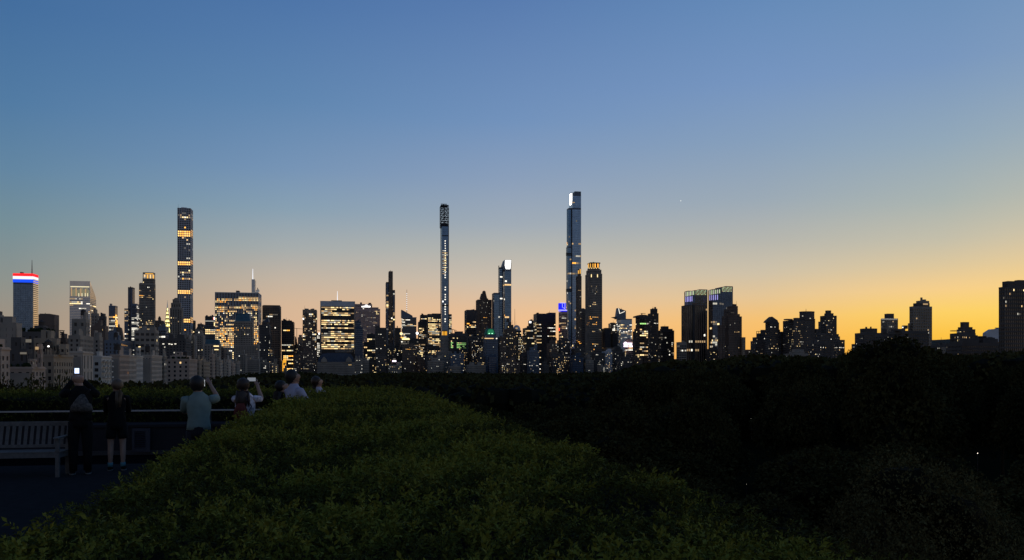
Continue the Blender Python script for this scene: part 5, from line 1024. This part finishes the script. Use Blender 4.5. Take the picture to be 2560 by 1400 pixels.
def person(label, px, Y, H, turn, arms, shirt, bottom, hair, sleeves='short', shorts=False, bald=False, lean=(0, 0), head_turn=0.0, head_up=0.0, female=False, headshift=(0, 0), legs=True):
    k = H/1.75; x0 = (px-CX)/F*Y
    P = empty('person', (x0, Y, 0), label, 'person', R(turn)); lx, ly = lean
    S = lambda x, y, z: (x*k+lx*max(0, z-0.95), y*k+ly*max(0, z-0.95), z*k)
    sw = 0.17 if female else 0.195; hx, hy = headshift
    nodes, edges = [], []
    def nd(x, y, z, r, r2=None): p = S(x, y, z); nodes.append((p[0], p[1], p[2], r*k, (r2 or r)*k)); return len(nodes)-1
    def chain(ids):
        for a, b in zip(ids[:-1], ids[1:]): edges.append((a, b))
    pel = nd(0, 0, 0.95, 0.115, 0.13); sp = nd(0, 0, 1.12, 0.10, 0.11); ch = nd(0, 0, 1.32, 0.11, 0.13); nk0 = nd(0, 0, 1.46, 0.06); nk = nd(hx*0.5, hy*0.5+0.01, 1.51, 0.055); h1 = nd(hx, hy+0.015, 1.56, 0.078); h2 = nd(hx, hy+0.01, 1.63, 0.096); h3 = nd(hx, hy, 1.705, 0.088)
    chain([pel, sp, ch, nk0, nk, h1, h2, h3])
    ft = R(head_turn); fx, fy = math.sin(ft), math.cos(ft)          # face direction (0 = away from the viewer)
    nose = nd(hx+fx*0.105, hy+fy*0.105, 1.635+head_up*0.1, 0.012); edges.append((h2, nose))
    chin = nd(hx+fx*0.06, hy+fy*0.06, 1.555+head_up*0.12, 0.022); edges.append((h1, chin))
    for s in (-1, 1):
        ea = nd(hx+s*fy*0.088, hy-s*fx*0.088, 1.64, 0.014, 0.02); edges.append((h2, ea))
    hands = []
    for s, (el, wr) in zip((-1, 1), arms):
        sh = nd(s*sw, 0, 1.41, 0.055); e = nd(*el, 0.042); w = nd(*wr, 0.028)
        ev, wv = Vector(el), Vector(wr); d = (wv-ev).normalized(); pm_ = wv+d*0.06; p = nd(*pm_, 0.032, 0.022)
        chain([ch, sh, e, w, p]); hands.append((pm_, d)); u = d.cross(Vector((0, 1, 0.3))).normalized()
        for fi, (o_, l) in enumerate(((-0.027, 0.06), (-0.009, 0.072), (0.009, 0.068), (0.027, 0.052))):
            b0 = pm_+d*0.03+u*o_; b1 = b0+d*l*0.55+Vector((0, 0.01, 0)); b2 = b1+(d*0.4+Vector((0, 0.5, 0))).normalized()*l*0.5
            i0, i1, i2 = nd(*b0, 0.0095), nd(*b1, 0.009), nd(*b2, 0.008); chain([p, i0, i1, i2])
        b0 = wv+d*0.03-u*s*0.03; b1 = b0+(d*0.6-u*s*0.7).normalized()*0.04; chain([w, nd(*b0, 0.012), nd(*b1, 0.0095)])
    for s in (-1, 1):
        hp = nd(s*0.095, 0, 0.9, 0.09); kn = nd(s*0.105, 0.02, 0.5, 0.058); cf = nd(s*0.108, -0.015, 0.33, 0.053); an = nd(s*0.11, -0.02, 0.09, 0.036); to = nd(s*0.13, 0.14, 0.035, 0.035)
        chain([pel, hp, kn, cf, an, to])
    skin_mesh('body', nodes, edges, skin, P, 1)
    # top
    t = MB(); A = lambda x, y, z: Vector(S(x, y, z)); wb = 0.155 if female else 0.17
    rings = [(0, 0, 0.93, wb+0.012, 0.115), (0, 0, 1.0, wb+0.005, 0.112), (0, 0, 1.12, wb-0.012, 0.108), (0, 0, 1.26, wb+0.012, 0.122), (0, 0, 1.36, sw-0.002, 0.12), (0, 0, 1.435, sw-0.025, 0.10), (0, 0, 1.485, 0.10, 0.08), (hx*0.4, hy*0.4, 1.525, 0.068, 0.066)]
    R2 = []
    for cx, cy, z, rx, ry in rings: p = S(cx, cy, z); R2.append((p[0], p[1], p[2], rx*k, ry*k))
    t.loft(R2, clothm[shirt], 16)
    for s, (el, wr) in zip((-1, 1), arms):
        sh = Vector((s*(sw-0.04), 0, 1.40)); ev, wv = Vector(el), Vector(wr)
        pts = [sh, Vector((s*sw, 0, 1.40)), Vector((s*sw, 0, 1.40)).lerp(ev, 0.5), Vector((s*sw, 0, 1.40)).lerp(ev, 0.78)]; rad = [q*(0.82 if female else 1) for q in (0.066, 0.074, 0.07, 0.066)]
        if sleeves == 'long': pts += [ev, ev.lerp(wv, 0.5), ev.lerp(wv, 0.93)]; rad += [0.062, 0.052, 0.042]
        t.tube([A(*p) for p in pts], [r*k for r in rad], clothm[shirt], 10)
    t.build('shirt', P, True)
    t = MB(); zl = 0.62 if shorts else 0.07
    R2 = [(S(0, 0, z)[0], S(0, 0, z)[1], z*k, rx*k, ry*k) for z, rx, ry in ((0.80, 0.17, 0.115), (0.88, 0.178, 0.125), (0.96, 0.162, 0.115), (1.03, 0.15, 0.108))]; t.loft(R2, clothm[bottom], 16)
    for s in (-1, 1):
        pts = [(s*0.09, 0, 0.9), (s*0.1, 0.01, 0.7), (s*0.105, 0.01, 0.62)]; rad = [0.1, 0.093, 0.09]
        if not shorts: pts += [(s*0.106, 0.01, 0.48), (s*0.108, -0.015, 0.3), (s*0.11, -0.02, zl)]; rad += [0.078, 0.07, 0.062]
        t.tube([A(*p) for p in pts], [r*k for r in rad], clothm[bottom], 10)
    t.build('shorts' if shorts else 'trousers', P, True)
    for s in (-1, 1):
        t = MB(); t.loft([(s*0.12*k, 0.05*k, 0.0, 0.05*k, 0.13*k), (s*0.12*k, 0.05*k, 0.025*k, 0.052*k, 0.135*k)], clothm['sole'], 12); t.loft([(s*0.12*k, 0.05*k, 0.026*k, 0.048*k, 0.13*k), (s*0.12*k, 0.03*k, 0.06*k, 0.044*k, 0.1*k), (s*0.112*k, -0.01*k, 0.1*k, 0.04*k, 0.05*k)], clothm['black'], 12)
        t.build('shoe', P, True)
        if shorts: t = MB(); t.tube([A(s*0.11, -0.02, 0.08), A(s*0.11, -0.02, 0.16)], [0.043*k, 0.046*k], clothm['sock'], 10); t.build('sock', P, True)
    hc = Vector(S(hx, hy, 1.64)); 
    if not bald and hair:
        kind, hm_ = hair; t = MB(); r = {'bowl': (0.112, 0.114, 0.128), 'short': (0.105, 0.112, 0.108)}.get(kind, (0.107, 0.115, 0.112))
        sb = 0.022 if abs(head_turn) < 40 else 0.045; t.ell((hc.x-fx*sb*k, hc.y-fy*sb*k, hc.z+0.014*k), tuple(q*k for q in r), hm_, 16, 12, 0.16, int(px))
        if kind in ('long', 'tail'):
            bx, by = -fx, -fy; w0 = 0.085 if kind == 'long' else 0.04
            a = hc+Vector((bx*0.07, by*0.07, -0.02))*k
            t.tube([a, a+Vector((bx*0.05+0.01, by*0.05, -0.12))*k, a+Vector((bx*0.06-0.01, by*0.06, -0.26))*k, a+Vector((bx*0.05, by*0.05, -0.4))*k], [w0*0.9*k, w0*k, w0*0.85*k, w0*0.3*k], hm_, 10, 0.7)
            for q in range(5): o_ = (q-2)*w0*0.45; t.tube([a+Vector((o_, by*0.03, -0.08))*k, a+Vector((o_*1.3, by*0.07, -0.25))*k, a+Vector((o_*1.2+0.01, by*0.06, -0.43+0.02*q))*k], [w0*0.35*k, w0*0.3*k, 0.006*k], hm_, 6)
        t.build('hair', P, True)
    return P, [(P.matrix_basis @ Vector(S(*h[0]))) for h in hands]
def phone(label, loc, rz, tilt, w, h, m, glowing=None):
    q = empty('phone', loc, label, 'phone', rz); t = MB(); t.box(-w/2, w/2, 0, 0.009, -h/2, h/2, clothm['black']); t.build('case', q)
    t = MB(); t.box(-w/2+0.004, w/2-0.004, -0.003, -0.0005, -h/2+0.005, h/2-0.005, m); t.build('screen', q); q.rotation_euler.x = tilt; return q
down = lambda s: ((s*0.24, 0.0, 1.12), (s*0.25, 0.08, 0.87))
scr = em('bright phone screen', (0.55, 0.68, 1.0), 2.2); scr2 = em('dim phone screen', (0.55, 0.6, 0.7), 0.35)
Y1 = 14.35
P, hd = person('bald man in dark clothes with a patterned drawstring backpack, lifting a glowing phone', 201, Y1, 1.76, 27, [((-0.28, 0.2, 1.36), (-0.11, 0.3, 1.62)), ((0.26, 0.2, 1.36), (0.03, 0.3, 1.62))], 'black', 'black', None, 'long', bald=True, headshift=(-0.035, 0.02), head_up=0.3)
phone('phone with a glaring white screen raised above the bald man\'s head', at(192.3, 927, Y1+0.16), 0, 0, 0.085, 0.10, scr)
bag = empty('backpack', at(204, 1031, Y1-0.14), 'dark drawstring backpack with a faint leafy pattern on the bald man\'s back', 'backpack', 0)
t = MB(); pat = mat('patterned bag cloth', (0.12, 0.11, 0.10), rough=0.8, scale=26, col2=(0.015, 0.014, 0.014)); cl = [(0, 0.02, 0.0, 0.165, 0.05), (0, 0, 0.035, 0.19, 0.09), (0, 0, 0.11, 0.175, 0.1), (0, 0.01, 0.2, 0.12, 0.075), (0, 0.02, 0.27, 0.07, 0.05), (0, 0.03, 0.31, 0.025, 0.025)]
t.loft(cl, pat, 18); t.build('sack', bag, True)
for s in (-1, 1): t = MB(); t.tube([(s*0.17, 0.02, 0.03), (s*0.14, 0.0, 0.18), (s*0.05, 0.02, 0.31), (s*0.12, 0.12, 0.45)], 0.008, clothm['black'], 6); t.build('cord', bag, True)
P, hd = person('woman in dark top and shorts with a fair ponytail and teal socks', 292, 14.9, 1.63, 22, [((-0.2, 0.2, 1.15), (-0.06, 0.34, 1.3)), ((0.2, 0.2, 1.15), (0.02, 0.34, 1.3))], 'black', 'black', ('tail', blond), 'long', shorts=True, female=True, head_turn=-30)
Y3 = 12.6
P, hd = person('black haired man in a teal T-shirt photographing with his right hand raised', 497, Y3, 1.69, 20, [((-0.22, 0.2, 1.18), (-0.08, 0.36, 1.38)), ((0.285, 0.12, 1.42), (0.165, 0.33, 1.635))], 'teal', 'trouser', ('bowl', hairm), headshift=(-0.02, 0.02), head_turn=15)
phone('small camera phone in the teal shirted man\'s hand', at(511.5, 957.5, Y3+0.42), R(-8), 0, 0.016, 0.11, em('phone edge light', (0.8, 0.85, 0.9), 0.7))
Y4 = 13.6
P, hd = person('long haired woman in a white printed T-shirt holding up a phone sideways', 613, Y4, 1.66, 18, [((-0.1, 0.3, 1.4), (-0.02, 0.42, 1.6)), ((0.28, 0.12, 1.39), (0.205, 0.3, 1.62))], 'print', 'trouser', ('long', mat('dark brown hair', (0.03, 0.017, 0.012), rough=0.6, scale=20)), female=True, headshift=(-0.03, 0), head_turn=10)
phone('phone held sideways in the long haired woman\'s raised hand', at(629, 948.5, Y4+0.36), 0, 0, 0.145, 0.07, scr2)
bag = empty('shoulder_bag', at(602, 1050, Y4-0.2), 'rust red shoulder bag hanging on the long haired woman\'s back', 'bag', 0)
t = MB(); t.loft([(0, 0, 0, 0.10, 0.06), (0, 0, 0.05, 0.125, 0.08), (0, 0, 0.16, 0.11, 0.07), (-0.01, 0.02, 0.24, 0.07, 0.04), (-0.01, 0.04, 0.27, 0.05, 0.03)], clothm['red'], 14); t.build('sack', bag, True)
t = MB(); t.tube([(0.1, 0, 0.1), (0.17, 0.02, 0.22), (0.06, 0.05, 0.36), (0.0, 0.08, 0.44)], 0.009, clothm['navy'], 6); t.build('strap', bag, True)
t = MB(); t.tube([(-0.1, 0, 0.1), (-0.06, 0.05, 0.34), (0.0, 0.07, 0.42)], 0.009, clothm['red'], 6); t.build('strap', bag, True)
P, hd = person('dark clothed woman with black hair turning her pale face right', 707, 15.2, 1.6, -42, [down(-1), down(1)], 'black', 'black', ('long', hairm), 'long', female=True, head_turn=42, head_up=0.3)
P, hd = person('black haired person in a lavender white T-shirt looking to the right', 735, 14.8, 1.79, -45, [((-0.24, 0.12, 1.15), (-0.1, 0.3, 1.02)), ((0.22, 0.14, 1.15), (0.08, 0.3, 1.02))], 'lavender', 'trouser', ('bowl', hairm), head_turn=41)
P, hd = person('ponytailed woman in a white top, smallest and farthest of the visitors, half behind the hedge', 795, 17.5, 1.66, -25, [down(-1), down(1)], 'white', 'trouser', ('tail', brownhair), female=True, head_turn=42)

# ------------------------------------------------------------------ trees
treem2 = mat('paler tree leaf', (0.13, 0.112, 0.045), rough=1.0, attr='tone', col2=(0.055, 0.05, 0.024), spec=0.0)
def tree_variant(seed, R0=6.0, Hc=9.0, quads=4200, ls=0.42, lm=None):
    """Crown (leaf clumps on a dozen lobes) and trunk with limbs, base at the origin, 24 m high."""
    rr = np.random.RandomState(seed); lobes = []
    top = 24.0; nl = 15
    for i in range(nl):
        a = i*2.399+rr.rand(); q = math.sqrt((i+0.5)/nl); rad = R0*0.62*q; zc = top-3.2-(q**2)*Hc*0.55-rr.rand()*1.6
        lobes.append((rad*math.cos(a), rad*math.sin(a), zc, rr.uniform(2.0, 3.1), rr.uniform(1.6, 2.4)))
    for i in range(7): a = i*0.9+rr.rand(); lobes.append((R0*0.6*math.cos(a), R0*0.6*math.sin(a), top-Hc*0.75-rr.rand()*3, rr.uniform(2, 3), 2.2))
    L = np.array(lobes); pick = rr.randint(0, len(L), quads); d = rr.randn(quads, 3); d /= np.linalg.norm(d, axis=1)[:, None]; d[:, 2] = np.abs(d[:, 2])*np.where(rr.rand(quads) < 0.8, 1, -1)
    sh = rr.uniform(0.72, 1.06, quads)**0.8
    P = L[pick][:, :3]+d*np.c_[L[pick][:, 3], L[pick][:, 3], L[pick][:, 4]]*sh[:, None]
    P += rr.randn(quads, 3)*0.18
    D = d+rr.randn(quads, 3)*0.6; D /= np.linalg.norm(D, axis=1)[:, None]
    V, Fc, si = leaves(P, D, ls*rr.uniform(0.6, 1.3, quads), 0.33, rr, 3, 1.0, 0.3)
    tone = np.clip(rr.rand(quads)*0.5+0.25+0.3*vnoise(P, 0.8, seed), 0, 1)[si]
    crown = mesh_np('crown', V, Fc, lm or treem, tone)
    t = MB(); t.tube([(0, 0, 0), (0.1, 0, 5), (0, 0.2, 10), (0.2, 0, 15)], [0.5, 0.38, 0.28, 0.14], barkm, 8)
    for i in range(7):
        l = L[i*2]; t.tube([(0, 0, 8+i*0.8), (l[0]*0.5, l[1]*0.5, 10.5+i*0.7), (l[0], l[1], l[2])], [0.2, 0.13, 0.05], barkm, 5)
    for i in range(10):
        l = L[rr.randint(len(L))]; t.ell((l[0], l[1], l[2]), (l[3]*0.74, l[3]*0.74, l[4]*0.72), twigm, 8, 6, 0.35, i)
    trunk = t.build('trunk'); return crown, trunk, np.percentile(V[:, 2], 99.93)
VAR = [tree_variant(100+i, R0=(5.5, 6.5, 7.2, 6.0, 5.0)[i], Hc=(9, 10, 8.5, 11, 9)[i]) for i in range(5)]
VAR += [tree_variant(130+i, R0=6.5, Hc=10, quads=15000, ls=0.17, lm=treem2) for i in range(2)]
used = [False]*7
def place_tree(x, y, top, label, group=None, rad=6.0, v=None, name='park_tree'):
    v = random.randrange(5) if v is None else v; crown, trunk, ctop = VAR[v]
    o = empty(name, (x, y, GROUND), label, 'tree', random.uniform(0, 6.28), group); s = (top-GROUND)/ctop
    o.scale = (rad/6.0, rad/6.0, s)
    for src in (crown, trunk):
        if not used[v]: c = src
        else: c = src.copy(); COL.objects.link(c)
        c.parent = o
    used[v] = True; return o
def skyline(px):                                   # photo row of the treetops along the picture
    K = [(-200, 948), (0, 948), (60, 944), (130, 940), (180, 948), (260, 946), (400, 954), (500, 942), (560, 936), (620, 928), (700, 930), (760, 924), (860, 940), (930, 930), (1000, 922), (1080, 920), (1160, 925), (1230, 931), (1400, 932), (1480, 926), (1560, 922), (1620, 908), (1700, 899), (1760, 904), (1830, 893), (1880, 884), (1950, 888), (2040, 892), (2110, 892), (2150, 866), (2200, 850), (2240, 846), (2300, 862), (2350, 884), (2420, 888), (2500, 878), (2620, 872), (3200, 880)]
    for (a, b), (c, d) in zip(K[:-1], K[1:]):
        if a <= px <= c: return b+(d-b)*(px-a)/(c-a)
    return 940
lamps = [(2085, 1052, 330), (1878, 1046, 340), (2444, 1133, 215), (1866, 1211, 120), (1936, 1209, 122)]
def blocks_lamp(x, y, top, rad):
    for px, py, Y in lamps:
        if y > Y+4: continue
        lx = (px-CX)/F*y; lz = EYE+(CY-py)/F*y
        if abs(x-lx) < rad*0.75 and top > lz-0.3: return True
    return False
TL = 'dark leafy tree in the dense park canopy below the roof terrace'; TG = 'trees of the park canopy'
cnt = 0; rr = random.Random(77); placed = []
named = [(2270, 47, 1131, 5.6, 5, 'round topped tree standing alone in front of the canopy, bottom right'), (2425, 52, 1228, 4.4, 6, 'lower spreading tree leaning against the round topped one, bottom right corner'),
         (2225, 150, 842, 9.5, 1, 'tallest dark tree crown of the right skyline, hiding part of the long low block'), (2140, 165, 868, 5, 3, 'dark tree shoulder rising beside the orange gap'),
         (95, 72, 946, 3.2, 3, 'sparse young tree against the pale front behind the bench'), (155, 66, 945, 2.6, 4, 'twiggy tree between the bench and the bald man\'s shoulder'), (20, 80, 951, 4.0, 0, 'low tree at the left edge behind the hedge')]
for px, Y, py, rad, v, lab in named:
    p = at(px, py, Y); place_tree(p.x, Y, p.z, lab, None, rad, v); placed.append((p.x, Y, rad))
for ring in range(400):
    if cnt >= 285: break
    # nearer trees first, spreading outwards
    pass
cands = []
Y = 62.0
while Y < 330:
    step = 8.6+Y*0.012; x = -0.75*Y
    while x < 0.75*Y+10:
        cands.append((x+rr.uniform(-2.5, 2.5), Y+rr.uniform(-3, 3))); x += step
    Y += step*0.9
for x, Y in cands:
    if cnt >= 290: break
    k = x/Y; px = CX+F*k
    b_ = Y*CT-x*ST; a_ = x*CT+Y*ST
    if a_ < -100 and b_ > 330 or a_ < -138: continue                      # the avenue and its houses
    if a_ < 8 and b_ < 34: continue
    sk = skyline(px); rad = rr.uniform(5.2, 7.4)
    lim = EYE+(CY-sk-2)/F*Y
    base = -6.5+3.5*noise.noise(Vector((x*0.02, Y*0.02, 1)))+rr.uniform(-2, 2.5)
    if px > 1500: base += min(10, (px-1500)*0.014)
    if Y > 150 and px > 1560: base = max(base, lim-rr.uniform(0, 3.2))
    tz = min(base, lim-rr.uniform(0, 0.6), 8.5)
    if px > 1560 and Y < 110: tz = min(tz, -7-(110-Y)*0.10+rr.uniform(-1, 1))
    if 1900 < px and Y < 62: continue
    if any((x-q[0])**2+(Y-q[1])**2 < (q[2]*0.9+3)**2 for q in placed): continue
    if blocks_lamp(x, Y, tz, rad): continue
    place_tree(x, Y, tz, TL, TG, rad); cnt += 1
print('trees', cnt, 'of', len(cands))
# the far wood, which reads as one mass
P, S_ = [], []; fr_ = np.random.RandomState(5)
Y = 315.0
while Y < 1560:
    step = 11+Y*0.008; x = -0.72*Y
    while x < 0.72*Y:
        X = x+fr_.uniform(-4, 4); YY = Y+fr_.uniform(-4, 4); a_ = X*CT+YY*ST; px = CX+F*X/YY
        if a_ > -118 and (px < 1800 or YY < 1000):
            lim = EYE+(CY-skyline(px)-1)/F*YY; tz = min(-5+4*noise.noise(Vector((X*0.008, YY*0.008, 4)))+fr_.uniform(-2, 2.5), lim-fr_.uniform(0, 1.2))
            if px > 1560: tz = max(tz, min(lim-fr_.uniform(0, 2.5), 12))
            if not blocks_lamp(X, YY, tz, 7): P.append((X, YY, tz)); S_.append(step*0.66)
        x += step
    Y += step*0.85
P = np.array(P); S_ = np.array(S_); nt = len(P); per = 26
idx = np.repeat(np.arange(nt), per); d = fr_.randn(nt*per, 3); d /= np.linalg.norm(d, axis=1)[:, None]; d[:, 2] = np.abs(d[:, 2])
C0 = P[idx]+d*np.c_[S_[idx], S_[idx], S_[idx]*0.75]*fr_.uniform(0.75, 1, nt*per)[:, None]; C0[:, 2] -= S_[idx]*0.8
D = d+fr_.randn(nt*per, 3)*0.5; D /= np.linalg.norm(D, axis=1)[:, None]
V, Fc, si = leaves(C0, D, S_[idx]*0.26, 0.4, fr_, 3, 1.1, 0.8)
tone = np.clip(0.35+fr_.rand(nt)*0.5, 0, 1)[idx][si]
o = mesh_np('park_woods', V, Fc, treem, tone); tag(o, 'far dark treetops of the park up to the street wall', 'woods', kind='stuff')
# the bodies of those crowns, joined with them
t = MB()
for (x, y, z), s in zip(P, S_):
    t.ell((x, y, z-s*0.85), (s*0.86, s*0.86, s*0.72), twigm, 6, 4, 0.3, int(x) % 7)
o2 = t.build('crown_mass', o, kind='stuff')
print('far trees', nt)
# park lamps
lg = em('park lamp light', (1.0, 0.93, 0.8), 3.0)
for i, ((px, py, Y), lab) in enumerate(zip(lamps, ('brightest park lamp in the middle of the dark canopy', 'faint park lamp left of the brightest one in the canopy', 'park lamp near the right edge of the canopy', 'faint lamp low in the canopy above the hedge corner', 'faint second lamp low in the canopy above the hedge corner'))):
    p = at(px, py, Y); q = empty('park_lamp', (p.x, Y, min(GROUND, p.z-4.5) if p.z-GROUND < 12 else p.z-4.5), lab, 'lamp'); base = q.location.z
    if base > GROUND: base = GROUND; q.location.z = GROUND
    h = p.z-base; t = MB(); t.tube([(0, 0, 0), (0, 0, 0.5), (0, 0, h-0.4)], [0.14, 0.08, 0.06], darkm, 8); t.build('post', q)
    r = (0.22, 0.05, 0.08, 0.02, 0.018)[i]; t = MB(); t.ell((0, 0, h), (r*1.3, r*1.3, r), lg); t.build('lantern', q)
